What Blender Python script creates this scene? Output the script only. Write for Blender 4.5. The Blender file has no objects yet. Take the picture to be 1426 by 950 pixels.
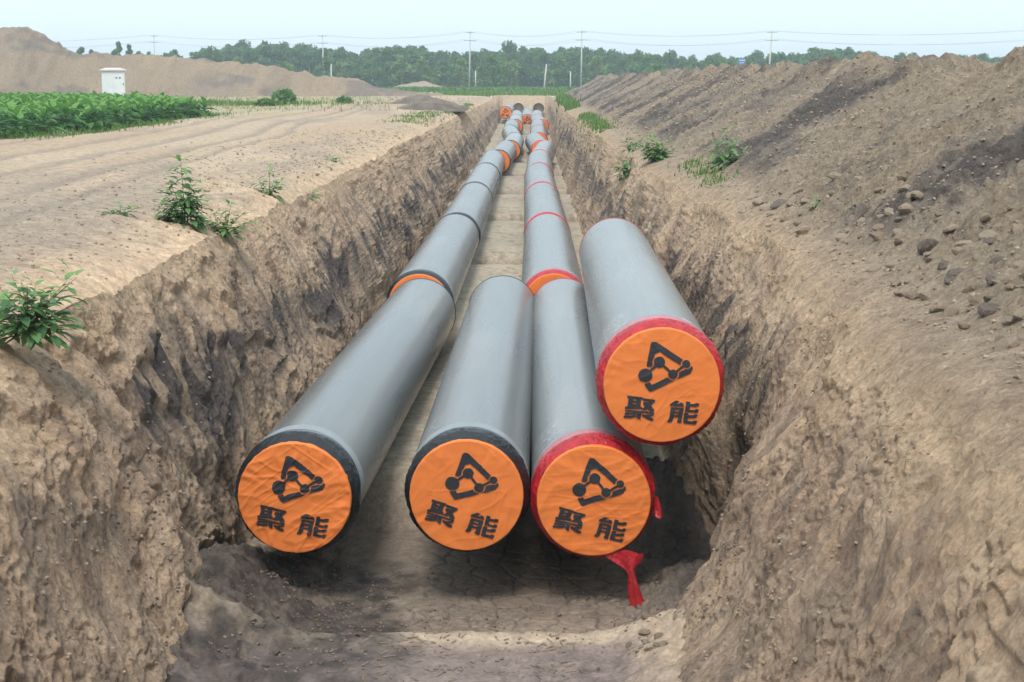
import bpy, math, random
import numpy as np
from mathutils import Vector, Matrix, Euler

S = bpy.context.scene
COL = S.collection
rng = np.random.default_rng(7)
random.seed(11)
pi = math.pi

# ------------------------------------------------------------------ camera
PITCH = 9.807; YAW = 0.672
cam_d = bpy.data.cameras.new("camera")
cam = bpy.data.objects.new("camera", cam_d); COL.objects.link(cam)
cam.location = (0, 0, 1.7)
cam.rotation_euler = (math.radians(90 - PITCH), 0, math.radians(YAW))
cam_d.sensor_width = 36; cam_d.lens = 2100 / 1426 * 36
cam_d.clip_end = 6000; cam_d.clip_start = 0.1
S.camera = cam

# ------------------------------------------------------------------ world and sun
SUN_EL, SUN_AZ = math.radians(60), math.radians(188)   # azimuth clockwise from +Y
W = bpy.data.worlds.new("World"); S.world = W; W.use_nodes = True
nt = W.node_tree; bg = nt.nodes['Background']
sky = nt.nodes.new('ShaderNodeTexSky'); sky.sky_type = 'NISHITA'; sky.sun_disc = False
sky.sun_elevation = SUN_EL; sky.sun_rotation = SUN_AZ
sky.air_density = 1.0; sky.dust_density = 4.0; sky.ozone_density = 1.5
mx = nt.nodes.new('ShaderNodeMixRGB'); mx.inputs[0].default_value = 0.72
mx.inputs[2].default_value = (7.6, 9.1, 9.95, 1)       # thin white overcast veil over the blue
nt.links.new(sky.outputs[0], mx.inputs[1]); nt.links.new(mx.outputs[0], bg.inputs[0])
bg.inputs[1].default_value = 0.10
sd = bpy.data.lights.new("sun", 'SUN'); sun = bpy.data.objects.new("sun", sd); COL.objects.link(sun)
sd.energy = 1.5; sd.angle = math.radians(16); sd.color = (1, .96, .9)
sdir = Vector((math.sin(SUN_AZ) * math.cos(SUN_EL), math.cos(SUN_AZ) * math.cos(SUN_EL), math.sin(SUN_EL)))
sun.rotation_euler = (-sdir).to_track_quat('-Z', 'Y').to_euler()
S.view_settings.view_transform = 'Standard'; S.view_settings.look = 'None'
S.view_settings.exposure = 0.68; S.view_settings.gamma = 1
S.render.engine = 'CYCLES'
S.cycles.max_bounces = 6; S.cycles.volume_bounces = 0

# ------------------------------------------------------------------ noise
TAB = rng.random((8, 256, 256)) * 2 - 1
def vn(u, v, seed=0):
    t = TAB[seed % 8]
    u = u + 17.3 * seed; v = v + 41.7 * seed
    iu = np.floor(u).astype(np.int64); iv = np.floor(v).astype(np.int64)
    fu = u - iu; fv = v - iv
    fu = fu * fu * fu * (fu * (fu * 6 - 15) + 10); fv = fv * fv * fv * (fv * (fv * 6 - 15) + 10)
    a = iu & 255; b = iv & 255; a1 = (iu + 1) & 255; b1 = (iv + 1) & 255
    return (t[a, b] * (1 - fu) + t[a1, b] * fu) * (1 - fv) + (t[a, b1] * (1 - fu) + t[a1, b1] * fu) * fv
def fbm(u, v, o=4, seed=0, g=0.5):
    r = 0; a = 1; n = 0
    for i in range(o):
        r = r + a * vn(u, v, seed + i); n += a; a *= g; u = u * 2.03 + 5.1; v = v * 2.03 + 9.7
    return r / n
def ridge(u, v, o=3, seed=0, g=0.5):
    r = 0; a = 1; n = 0
    for i in range(o):
        r = r + a * (1 - 2 * np.abs(vn(u, v, seed + i))); n += a; a *= g; u = u * 2.03 + 5.1; v = v * 2.03 + 9.7
    return r / n
J1 = rng.random((256, 256)); J2 = rng.random((256, 256)); J3 = rng.random((256, 256))
def worley(u, v):
    iu = np.floor(u).astype(np.int64); iv = np.floor(v).astype(np.int64)
    d1 = np.full(u.shape, 9.0); d2 = np.full(u.shape, 9.0); rid = np.zeros(u.shape)
    for a in (-1, 0, 1):
        for b in (-1, 0, 1):
            cu = iu + a; cv = iv + b
            k = (cu & 255, cv & 255)
            d = np.hypot(cu + J1[k] - u, cv + J2[k] - v)
            near = d < d1
            d2 = np.where(near, d1, np.minimum(d2, d))
            rid = np.where(near, J3[k], rid); d1 = np.where(near, d, d1)
    return d1, d2, rid
def sst(a, b, x):
    t = np.clip((x - a) / (b - a), 0, 1); return t * t * (3 - 2 * t)
def clods(u, v, f, seed=0):
    """rounded lumps of a given frequency, height 0..1"""
    d1, d2, rid = worley(u * f + 3.7 * seed + .3 * vn(u * f * 2, v * f * 2, seed), v * f + 7.9 * seed)
    rad = .15 + .5 * rid
    return np.sqrt(np.clip(1 - (d1 / rad) ** 2, 0, 1)) * rad

# ------------------------------------------------------------------ helpers
def np_mesh(name, V, Fq, cols=None, smooth=True):
    V = np.asarray(V, np.float32).reshape(-1, 3); Fq = np.asarray(Fq, np.int32)
    k = Fq.shape[1]; n = len(Fq)
    me = bpy.data.meshes.new(name)
    me.vertices.add(len(V)); me.vertices.foreach_set('co', V.ravel())
    me.loops.add(n * k); me.loops.foreach_set('vertex_index', Fq.ravel())
    me.polygons.add(n); me.polygons.foreach_set('loop_start', np.arange(0, n * k, k, dtype=np.int32))
    me.polygons.foreach_set('use_smooth', np.full(n, smooth))
    if cols is not None:
        a = me.color_attributes.new('Col', 'FLOAT_COLOR', 'POINT')
        c = np.ones((len(V), 4), np.float32); c[:, :3] = np.asarray(cols).reshape(-1, 3)
        a.data.foreach_set('color', c.ravel())
    me.update(calc_edges=True)
    return me
def grid_faces(nu, nv, wrap=False):
    i = np.arange(nu - 1)[:, None]; j = np.arange(nv if wrap else nv - 1)[None, :]
    j1 = (j + 1) % nv
    return np.stack([i * nv + j, i * nv + j1, (i + 1) * nv + j1, (i + 1) * nv + j], -1).reshape(-1, 4)
def link(name, me, mat=None, parent=None, **props):
    o = bpy.data.objects.new(name, me); COL.objects.link(o)
    if me is not None and mat is not None and not me.materials: me.materials.append(mat)
    if parent is not None: o.parent = parent
    for k, v in props.items(): o[k] = v
    return o
def empty(name, loc, label, cat, group=None, rz=0):
    o = link(name, None); o.location = loc; o.rotation_euler = (0, 0, rz); o.empty_display_size = .2
    o['label'] = label; o['category'] = cat
    if group: o['group'] = group
    return o
class MB:
    def __init__(s): s.v = []; s.f = []
    def add(s, v, f):
        b = len(s.v); s.v += [tuple(p) for p in v]; s.f += [tuple(b + i for i in q) for q in f]
    def box(s, c, d, M=None):
        v = [Vector((c[0] + sx * d[0] / 2, c[1] + sy * d[1] / 2, c[2] + sz * d[2] / 2)) for sz in (-1, 1) for sy in (-1, 1) for sx in (-1, 1)]
        if M: v = [M @ p for p in v]
        s.add(v, [(0, 2, 3, 1), (4, 5, 7, 6), (0, 1, 5, 4), (2, 6, 7, 3), (0, 4, 6, 2), (1, 3, 7, 5)])
    def tube(s, pts, rad, n=6, cap=True):
        pts = [Vector(p) for p in pts]; rad = rad if hasattr(rad, '__len__') else [rad] * len(pts)
        v = []; f = []
        for i, p in enumerate(pts):
            t = (pts[min(i + 1, len(pts) - 1)] - pts[max(i - 1, 0)]).normalized()
            a = t.cross(Vector((0, 0, 1)) if abs(t.z) < .9 else Vector((1, 0, 0))).normalized(); b = t.cross(a)
            for k in range(n):
                w = 2 * pi * k / n; v.append(p + (a * math.cos(w) + b * math.sin(w)) * rad[i])
        for i in range(len(pts) - 1):
            for k in range(n):
                f.append((i * n + k, i * n + (k + 1) % n, (i + 1) * n + (k + 1) % n, (i + 1) * n + k))
        if cap: f += [tuple(range(n))[::-1], tuple((len(pts) - 1) * n + k for k in range(n))]
        s.add(v, f)
    def mesh(s, name, smooth=False):
        me = bpy.data.meshes.new(name); me.from_pydata([tuple(p) for p in s.v], [], s.f)
        if smooth: me.polygons.foreach_set('use_smooth', [True] * len(me.polygons))
        me.update(); return me

# ------------------------------------------------------------------ materials
def newmat(name):
    m = bpy.data.materials.new(name); m.use_nodes = True
    return m, m.node_tree, m.node_tree.nodes['Principled BSDF']
def N(nt, t, **kw):
    n = nt.nodes.new(t)
    for k, v in kw.items():
        if k in n.inputs.keys(): n.inputs[k].default_value = v
        else: setattr(n, k, v)
    return n
def simple(name, col, rough=.6, var=.15, scale=6, bump=0, bscale=40, metal=0, spec=.5, coat=0, stretch=None):
    m, nt, b = newmat(name); L = nt.links.new
    b.inputs['Roughness'].default_value = rough; b.inputs['Metallic'].default_value = metal
    b.inputs['Specular IOR Level'].default_value = spec; b.inputs['Coat Weight'].default_value = coat
    tc = N(nt, 'ShaderNodeTexCoord'); src = tc.outputs['Object']
    if stretch:
        mp = N(nt, 'ShaderNodeMapping'); mp.inputs['Scale'].default_value = stretch
        L(src, mp.inputs[0]); src = mp.outputs[0]
    no = N(nt, 'ShaderNodeTexNoise', Scale=scale, Detail=5.0, Roughness=.6)
    L(src, no.inputs['Vector'])
    cr = N(nt, 'ShaderNodeValToRGB'); cr.color_ramp.elements[0].position = .3; cr.color_ramp.elements[1].position = .7
    cr.color_ramp.elements[0].color = tuple(c * (1 - var) for c in col) + (1,)
    cr.color_ramp.elements[1].color = tuple(min(1, c * (1 + var)) for c in col) + (1,)
    L(no.outputs[0], cr.inputs[0]); L(cr.outputs[0], b.inputs['Base Color'])
    if bump:
        n2 = N(nt, 'ShaderNodeTexNoise', Scale=bscale, Detail=6.0, Roughness=.65)
        L(src, n2.inputs['Vector'])
        bp = N(nt, 'ShaderNodeBump', Strength=1.0, Distance=bump)
        L(n2.outputs[0], bp.inputs['Height']); L(bp.outputs[0], b.inputs['Normal'])
    return m
def soil_mat(name, rough=.95, d1=.02, d2=.006, streak=0.0):
    """colour comes from the strata stored on the mesh; grain, crumbs and cracks from noise"""
    m, nt, b = newmat(name); L = nt.links.new
    b.inputs['Roughness'].default_value = rough; b.inputs['Specular IOR Level'].default_value = .25
    at = N(nt, 'ShaderNodeAttribute', attribute_name='Col')
    ge = N(nt, 'ShaderNodeNewGeometry')
    n1 = N(nt, 'ShaderNodeTexNoise', Scale=5.5, Detail=9.0, Roughness=.68)
    n2 = N(nt, 'ShaderNodeTexNoise', Scale=26.0, Detail=6.0, Roughness=.7)
    v1 = N(nt, 'ShaderNodeTexVoronoi', Scale=16.0)
    for n in (n1, n2, v1): L(ge.outputs['Position'], n.inputs['Vector'])
    r1 = N(nt, 'ShaderNodeMapRange'); r1.inputs['From Min'].default_value = .3; r1.inputs['From Max'].default_value = .7
    r1.inputs['To Min'].default_value = .66; r1.inputs['To Max'].default_value = 1.30
    L(n1.outputs[0], r1.inputs['Value'])
    r2 = N(nt, 'ShaderNodeMapRange'); r2.inputs['From Min'].default_value = .3; r2.inputs['From Max'].default_value = .7
    r2.inputs['To Min'].default_value = .74; r2.inputs['To Max'].default_value = 1.24
    L(n2.outputs[0], r2.inputs['Value'])
    mu = N(nt, 'ShaderNodeMath', operation='MULTIPLY'); L(r1.outputs[0], mu.inputs[0]); L(r2.outputs[0], mu.inputs[1])
    vm = N(nt, 'ShaderNodeVectorMath', operation='SCALE'); L(at.outputs['Color'], vm.inputs[0]); L(mu.outputs[0], vm.inputs['Scale'])
    L(vm.outputs[0], b.inputs['Base Color'])
    ad = N(nt, 'ShaderNodeMath', operation='MULTIPLY_ADD'); ad.inputs[1].default_value = .5
    L(v1.outputs['Distance'], ad.inputs[0]); L(n1.outputs[0], ad.inputs[2])
    b1 = N(nt, 'ShaderNodeBump', Strength=1.0, Distance=d1 * 2); L(ad.outputs[0], b1.inputs['Height'])
    b2 = N(nt, 'ShaderNodeBump', Strength=1.0, Distance=d2 * 2); L(n2.outputs[0], b2.inputs['Height'])
    L(b1.outputs[0], b2.inputs['Normal']); L(b2.outputs[0], b.inputs['Normal'])
    if streak:
        mp = N(nt, 'ShaderNodeMapping'); mp.inputs['Scale'].default_value = (6, 18, 4.5); L(ge.outputs['Position'], mp.inputs[0])
        n3 = N(nt, 'ShaderNodeTexNoise', Scale=1.0, Detail=7.0, Roughness=.7, Distortion=.4); L(mp.outputs[0], n3.inputs['Vector'])
        b3 = N(nt, 'ShaderNodeBump', Strength=1.0, Distance=streak); L(n3.outputs[0], b3.inputs['Height'])
        L(b2.outputs[0], b3.inputs['Normal']); L(b3.outputs[0], b.inputs['Normal'])
        r3 = N(nt, 'ShaderNodeMapRange'); r3.inputs['From Min'].default_value = .3; r3.inputs['From Max'].default_value = .7
        r3.inputs['To Min'].default_value = .88; r3.inputs['To Max'].default_value = 1.10; L(n3.outputs[0], r3.inputs['Value'])
        m2 = N(nt, 'ShaderNodeMath', operation='MULTIPLY'); L(mu.outputs[0], m2.inputs[0]); L(r3.outputs[0], m2.inputs[1]); L(m2.outputs[0], vm.inputs['Scale'])
    return m
M_wall = soil_mat('trench_clay', d1=.034, d2=.016, streak=.014)
M_ground = soil_mat('dry_ground', d1=.012, d2=.006)
M_floor = soil_mat('floor_mud', rough=.8, d1=.006, d2=.003)
M_heap = soil_mat('spoil_soil', d1=.05, d2=.018)
M_clod = simple('clod_soil', (.33, .25, .178), .95, .25, 9, .02, 30, spec=.2)
M_clodd = simple('dark_clod_soil', (.2, .16, .13), .95, .3, 9, .02, 30, spec=.2)
M_clodl = simple('pale_clod_soil', (.40, .312, .228), .95, .2, 9, .02, 30, spec=.2)

def pipe_mat():
    m, nt, b = newmat('grey_plastic_jacket'); L = nt.links.new
    tc = N(nt, 'ShaderNodeTexCoord'); oi = N(nt, 'ShaderNodeObjectInfo')
    off = N(nt, 'ShaderNodeVectorMath', operation='MULTIPLY_ADD'); L(oi.outputs['Random'], off.inputs[0])
    off.inputs[1].default_value = (50, 50, 50); L(tc.outputs['Object'], off.inputs[2])
    mp = N(nt, 'ShaderNodeMapping'); mp.inputs['Scale'].default_value = (1.5, .25, 1.5); L(off.outputs[0], mp.inputs[0])
    n1 = N(nt, 'ShaderNodeTexNoise', Scale=1.3, Detail=3.0, Roughness=.5); L(mp.outputs[0], n1.inputs['Vector'])
    mp2 = N(nt, 'ShaderNodeMapping'); mp2.inputs['Scale'].default_value = (9, .35, 9); L(off.outputs[0], mp2.inputs[0])
    n2 = N(nt, 'ShaderNodeTexNoise', Scale=2.0, Detail=2.0, Roughness=.5); L(mp2.outputs[0], n2.inputs['Vector'])
    cr = N(nt, 'ShaderNodeValToRGB')
    cr.color_ramp.elements[0].position = .25; cr.color_ramp.elements[0].color = (.148, .156, .157, 1)
    cr.color_ramp.elements[1].position = .75; cr.color_ramp.elements[1].color = (.190, .199, .199, 1)
    L(n1.outputs[0], cr.inputs[0])
    # fine lengthwise scratches and wiped dust
    c2 = N(nt, 'ShaderNodeValToRGB')
    c2.color_ramp.elements[0].position = .3; c2.color_ramp.elements[0].color = (.96, .96, .96, 1)
    c2.color_ramp.elements[1].position = .78; c2.color_ramp.elements[1].color = (1.12, 1.11, 1.09, 1)
    L(n2.outputs[0], c2.inputs[0])
    mm = N(nt, 'ShaderNodeMixRGB', blend_type='MULTIPLY'); mm.inputs[0].default_value = 1
    L(cr.outputs[0], mm.inputs[1]); L(c2.outputs[0], mm.inputs[2])
    # pale scuffs
    n3 = N(nt, 'ShaderNodeTexNoise', Scale=7.0, Detail=8.0, Roughness=.75); L(off.outputs[0], n3.inputs['Vector'])
    c3 = N(nt, 'ShaderNodeValToRGB'); c3.color_ramp.elements[0].position = .67; c3.color_ramp.elements[1].position = .74
    c3.color_ramp.elements[1].color = (.0, .0, .0, 1)
    L(n3.outputs[0], c3.inputs[0])
    m3 = N(nt, 'ShaderNodeMixRGB'); L(c3.outputs[0], m3.inputs[0]); L(mm.outputs[0], m3.inputs[1]); m3.inputs[2].default_value = (.6, .6, .58, 1)
    # worn white print near the front end, and tan dust smears
    sx = N(nt, 'ShaderNodeSeparateXYZ'); L(tc.outputs['Object'], sx.inputs[0])
    ra = N(nt, 'ShaderNodeMapRange', interpolation_type='SMOOTHSTEP'); ra.inputs['From Min'].default_value = .5; ra.inputs['From Max'].default_value = .7; L(sx.outputs['Y'], ra.inputs['Value'])
    rb = N(nt, 'ShaderNodeMapRange', interpolation_type='SMOOTHSTEP'); rb.inputs['From Min'].default_value = 1.5; rb.inputs['From Max'].default_value = 1.2; L(sx.outputs['Y'], rb.inputs['Value'])
    rc = N(nt, 'ShaderNodeMapRange', interpolation_type='SMOOTHSTEP'); rc.inputs['From Min'].default_value = -.25; rc.inputs['From Max'].default_value = -.38; L(sx.outputs['X'], rc.inputs['Value'])
    n5 = N(nt, 'ShaderNodeTexNoise', Scale=22.0, Detail=4.0, Roughness=.8); L(off.outputs[0], n5.inputs['Vector'])
    rd = N(nt, 'ShaderNodeMapRange'); rd.inputs['From Min'].default_value = .52; rd.inputs['From Max'].default_value = .66; L(n5.outputs[0], rd.inputs['Value'])
    k1 = N(nt, 'ShaderNodeMath', operation='MULTIPLY'); L(ra.outputs[0], k1.inputs[0]); L(rb.outputs[0], k1.inputs[1])
    k2 = N(nt, 'ShaderNodeMath', operation='MULTIPLY'); L(k1.outputs[0], k2.inputs[0]); L(rc.outputs[0], k2.inputs[1])
    k3 = N(nt, 'ShaderNodeMath', operation='MULTIPLY'); L(k2.outputs[0], k3.inputs[0]); L(rd.outputs[0], k3.inputs[1])
    m4 = N(nt, 'ShaderNodeMixRGB'); L(k3.outputs[0], m4.inputs[0]); L(m3.outputs[0], m4.inputs[1]); m4.inputs[2].default_value = (.55, .56, .56, 1)
    n6 = N(nt, 'ShaderNodeTexNoise', Scale=.9, Detail=2.5, Roughness=.5); L(mp.outputs[0], n6.inputs['Vector'])
    re = N(nt, 'ShaderNodeMapRange'); re.inputs['From Min'].default_value = .5; re.inputs['From Max'].default_value = .8; re.inputs['To Max'].default_value = .3; L(n6.outputs[0], re.inputs['Value'])
    m5 = N(nt, 'ShaderNodeMixRGB'); L(re.outputs[0], m5.inputs[0]); L(m4.outputs[0], m5.inputs[1]); m5.inputs[2].default_value = (.36, .33, .28, 1)
    hv = N(nt, 'ShaderNodeMapRange'); hv.inputs['To Min'].default_value = .85; hv.inputs['To Max'].default_value = 1.22; L(oi.outputs['Random'], hv.inputs['Value'])
    vs = N(nt, 'ShaderNodeVectorMath', operation='SCALE'); L(m5.outputs[0], vs.inputs[0]); L(hv.outputs[0], vs.inputs['Scale'])
    L(vs.outputs[0], b.inputs['Base Color'])
    rr = N(nt, 'ShaderNodeMapRange'); rr.inputs['To Min'].default_value = .2; rr.inputs['To Max'].default_value = .36
    L(n1.outputs[0], rr.inputs['Value']); L(rr.outputs[0], b.inputs['Roughness'])
    b.inputs['Specular IOR Level'].default_value = .5
    bp = N(nt, 'ShaderNodeBump', Strength=.06, Distance=.002); L(n2.outputs[0], bp.inputs['Height']); L(bp.outputs[0], b.inputs['Normal'])
    return m
M_pipe = pipe_mat()
M_sleeve = simple('grey_sleeve_plastic', (.24, .265, .275), .33, .08, 5)
M_blackfilm = simple('black_film', (.010, .011, .013), .22, .3, 9, .02, 22, spec=.5, stretch=(1, .5, 1))
M_redfilm = simple('red_film', (.46, .014, .022), .24, .3, 7, .02, 22, spec=.5, stretch=(1, .5, 1))
M_pinkfilm = simple('thin_red_film_over_grey', (.48, .14, .15), .34, .2, 12, .01, 30, stretch=(1, .5, 1))
M_black = simple('black_plastic', (.02, .021, .024), .4, .2, 8)
M_orange = simple('orange_fabric', (.76, .205, .045), .62, .06, 3, .004, 7, spec=.3)
M_print = simple('black_print', (.02, .024, .03), .55, .1, 8)
M_sticker = simple('white_sticker', (.75, .76, .76), .4, .03)
M_concrete = simple('concrete_pole', (.52, .51, .48), .85, .12, 3)
M_steel = simple('galvanised_steel', (.3, .31, .32), .5, .1, 5, metal=.5)
M_white = simple('white_painted_steel', (.72, .74, .74), .45, .06, 2)
M_pinkroof = simple('faded_pink_paint', (.6, .5, .5), .6, .08, 3)
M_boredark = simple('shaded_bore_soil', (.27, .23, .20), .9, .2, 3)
M_dark = simple('dark_recess', (.03, .03, .03), .7, .1, 3)
M_blue = simple('blue_sign_paint', (.05, .16, .42), .5, .08, 3)
def leaf_mat(name, c1, c2, rough=.5, trans=.35, emis=None):
    m, nt, b = newmat(name); L = nt.links.new
    oi = N(nt, 'ShaderNodeNewGeometry')
    cr = N(nt, 'ShaderNodeValToRGB'); cr.color_ramp.elements[0].color = c1 + (1,); cr.color_ramp.elements[1].color = c2 + (1,)
    L(oi.outputs['Random Per Island'], cr.inputs[0])
    L(cr.outputs[0], b.inputs['Base Color']); b.inputs['Roughness'].default_value = rough
    b.inputs['Specular IOR Level'].default_value = .35
    tr = N(nt, 'ShaderNodeBsdfTranslucent'); L(cr.outputs[0], tr.inputs[0])
    ms = N(nt, 'ShaderNodeMixShader'); ms.inputs[0].default_value = trans
    L(b.outputs[0], ms.inputs[1]); L(tr.outputs[0], ms.inputs[2])
    L(ms.outputs[0], nt.nodes['Material Output'].inputs[0])
    return m
M_weed = leaf_mat('weed_leaf', (.045, .12, .035), (.10, .22, .06))
M_crop = leaf_mat('broad_crop_leaf', (.05, .15, .03), (.13, .30, .06))
M_grass = leaf_mat('grass_blade', (.07, .17, .03), (.17, .28, .07))
M_drygrass = leaf_mat('dry_grass_blade', (.28, .24, .12), (.40, .34, .2))
M_treeA = leaf_mat('tree_leaf_dark', (.08, .175, .055), (.13, .255, .08))
M_treeB = leaf_mat('tree_leaf_mid', (.09, .19, .055), (.16, .29, .09))
M_stem = simple('green_stem', (.12, .15, .05), .6, .2, 8)
M_redstem = simple('reddish_stem', (.2, .1, .06), .6, .2, 8)
M_trunk = simple('pale_bark', (.25, .23, .19), .9, .2, 2)
M_wire = simple('wire_metal', (.22, .24, .26), .5, .1)
M_straw = simple('straw', (.20, .135, .085), .8, .3, 30)
M_litter = simple('white_litter', (.7, .7, .68), .5, .05)

# ================================================================== THE SETTING
def rise(Y): return np.clip(Y - 95, 0, 60) * .0105
PITS = [26.9 + 12.05 * k for k in range(0, 11)]
def floor_z(X, Y):
    z = -2.88 + rise(Y) + 0 * X
    z = z + .045 * fbm(X * .8, Y * .5, 3, 1)
    edge = 12.06 + .10 * vn(X * 1.1, Y * 0 + 3, 2) + .03 * vn(X * 5, Y * 0 + 1, 3)
    pit = sst(0, .20, Y - edge) * (1 - sst(16.5, 17.35, Y + .15 * vn(X * 1.5, Y * .5, 4)))
    z = z - .56 * pit * (1 + .05 * vn(X, Y, 5))
    z = z + .02 * np.exp(-((Y - edge + .12) / .16) ** 2) * (1 + .5 * vn(X * 2, Y * 2, 1))      # lip of the bench
    for c in PITS:
        j = .12 * vn(X * 1.3, Y * 0 + c, 6)
        z = z - .42 * sst(c - 1.2, c - .8, Y + j) * (1 - sst(c + .85, c + 1.05, Y + j))
    # fallen soil banked against the walls by the near pit
    n = fbm(X * 2.2, Y * 2.2, 4, 2)
    z = z + (.45 * sst(-1.9, -3.2, X + .25 * n)) * sst(11.4, 12.1, Y) * (1 - sst(14.4, 16.2, Y)) 
    z = z + (.42 * sst(.9, 2.0, X + .2 * n)) * sst(11.8, 12.5, Y) * (1 - sst(14.2, 16.0, Y))
    z = z + .22 * sst(.55, 1.3, X + .25 * n) * (1 - sst(11.8, 12.5, Y))
    z = z + .16 * sst(-2.2, -3.0, X + .25 * n) * (1 - sst(11.8, 12.5, Y))
    return z

# rows along the trench
R1 = list(np.arange(-14, 6.4, .6)); y = 6.6
while y < 26: R1.append(y); y *= 1.0023
while y < 176: R1.append(y); y *= 1.0072
ROW = np.array(R1); nR = len(ROW)
dl = [0.0]; d = .035
while dl[-1] < 620:
    dl.append(dl[-1] + d); d = min(d * 1.032, 60)
dl = np.array(dl)                                   # distance out from the left lip
nW = 190
tw = np.linspace(0, 1, nW)
nF = 60
nV = 250                                            # verge and front of heap
dr = [0.0]; d = .05
while dr[-1] < 620:
    dr.append(dr[-1] + d); d = min(d * 1.09, 60)
dr = np.array(dr[1:])

Yr = ROW[:, None]
def blendprof(Y, sets):
    """sets: list of (Ycentre, profile) -> profile per row by linear interpolation in Y"""
    ys = [s[0] for s in sets]; P = np.array([s[1] for s in sets])
    return np.stack([np.interp(Y, ys, P[:, k]) for k in range(P.shape[1])], 1)
tl = [0, .25, .5, .77, 1]
LP = blendprof(ROW, [(-14, [-4.6, -4.0, -3.5, -3.1, -2.8]), (8, [-4.25, -3.7, -3.3, -2.95, -2.62]),
                     (12.7, [-4.15, -3.6, -3.25, -2.95, -2.68]), (13.35, [-4.15, -3.9, -3.72, -3.62, -3.5]),
                     (14.6, [-4.15, -3.9, -3.68, -3.5, -3.42]), (16.2, [-4.15, -3.85, -3.55, -3.25, -3.08]), (19, [-4.15, -3.8, -3.45, -3.15, -3.0]),
                     (160, [-4.15, -3.75, -3.4, -3.1, -2.95])])
RP = blendprof(ROW, [(-14, [2.6, 2.2, 1.9, 1.6, 1.2]), (8, [2.5, 2.1, 1.75, 1.4, .95]), (12.0, [2.6, 2.2, 1.8, 1.5, 1.02]),
                     (13.2, [2.7, 2.3, 1.9, 1.62, 1.40]), (13.6, [2.75, 2.38, 2.12, 2.2, 2.25]),
                     (16.0, [2.95, 2.55, 2.28, 2.35, 2.4]), (17.3, [3.0, 2.55, 2.2, 1.85, 1.6]), (20, [3.12, 2.75, 2.38, 2.0, 1.65]), (35, [2.70, 2.42, 2.2, 1.88, 1.6]),
                     (75, [2.45, 2.25, 2.05, 1.85, 1.6]), (160, [2.4, 2.25, 2.05, 1.85, 1.6])])
def prof(P, t):
    out = np.empty((len(P), len(t)))
    for i in range(len(P)): out[i] = np.interp(t, tl, P[i])
    return out
TAN = np.array([.345, .243, .165]); TAN2 = np.array([.36, .272, .195]); DARK = np.array([.078, .065, .060])
GREY = np.array([.215, .172, .138]); PALE = np.array([.455, .35, .245]); TRACK = np.array([.43, .315, .212])
def mixc(a, b, m): return a + (b - a) * np.clip(m, 0, 1)[..., None]

END = 166.0                                         # the far end of the dug trench
endm = 1 - sst(END - 1.2, END + .3, Yr)             # 1 inside the trench, 0 beyond
endgone = endm

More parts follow.
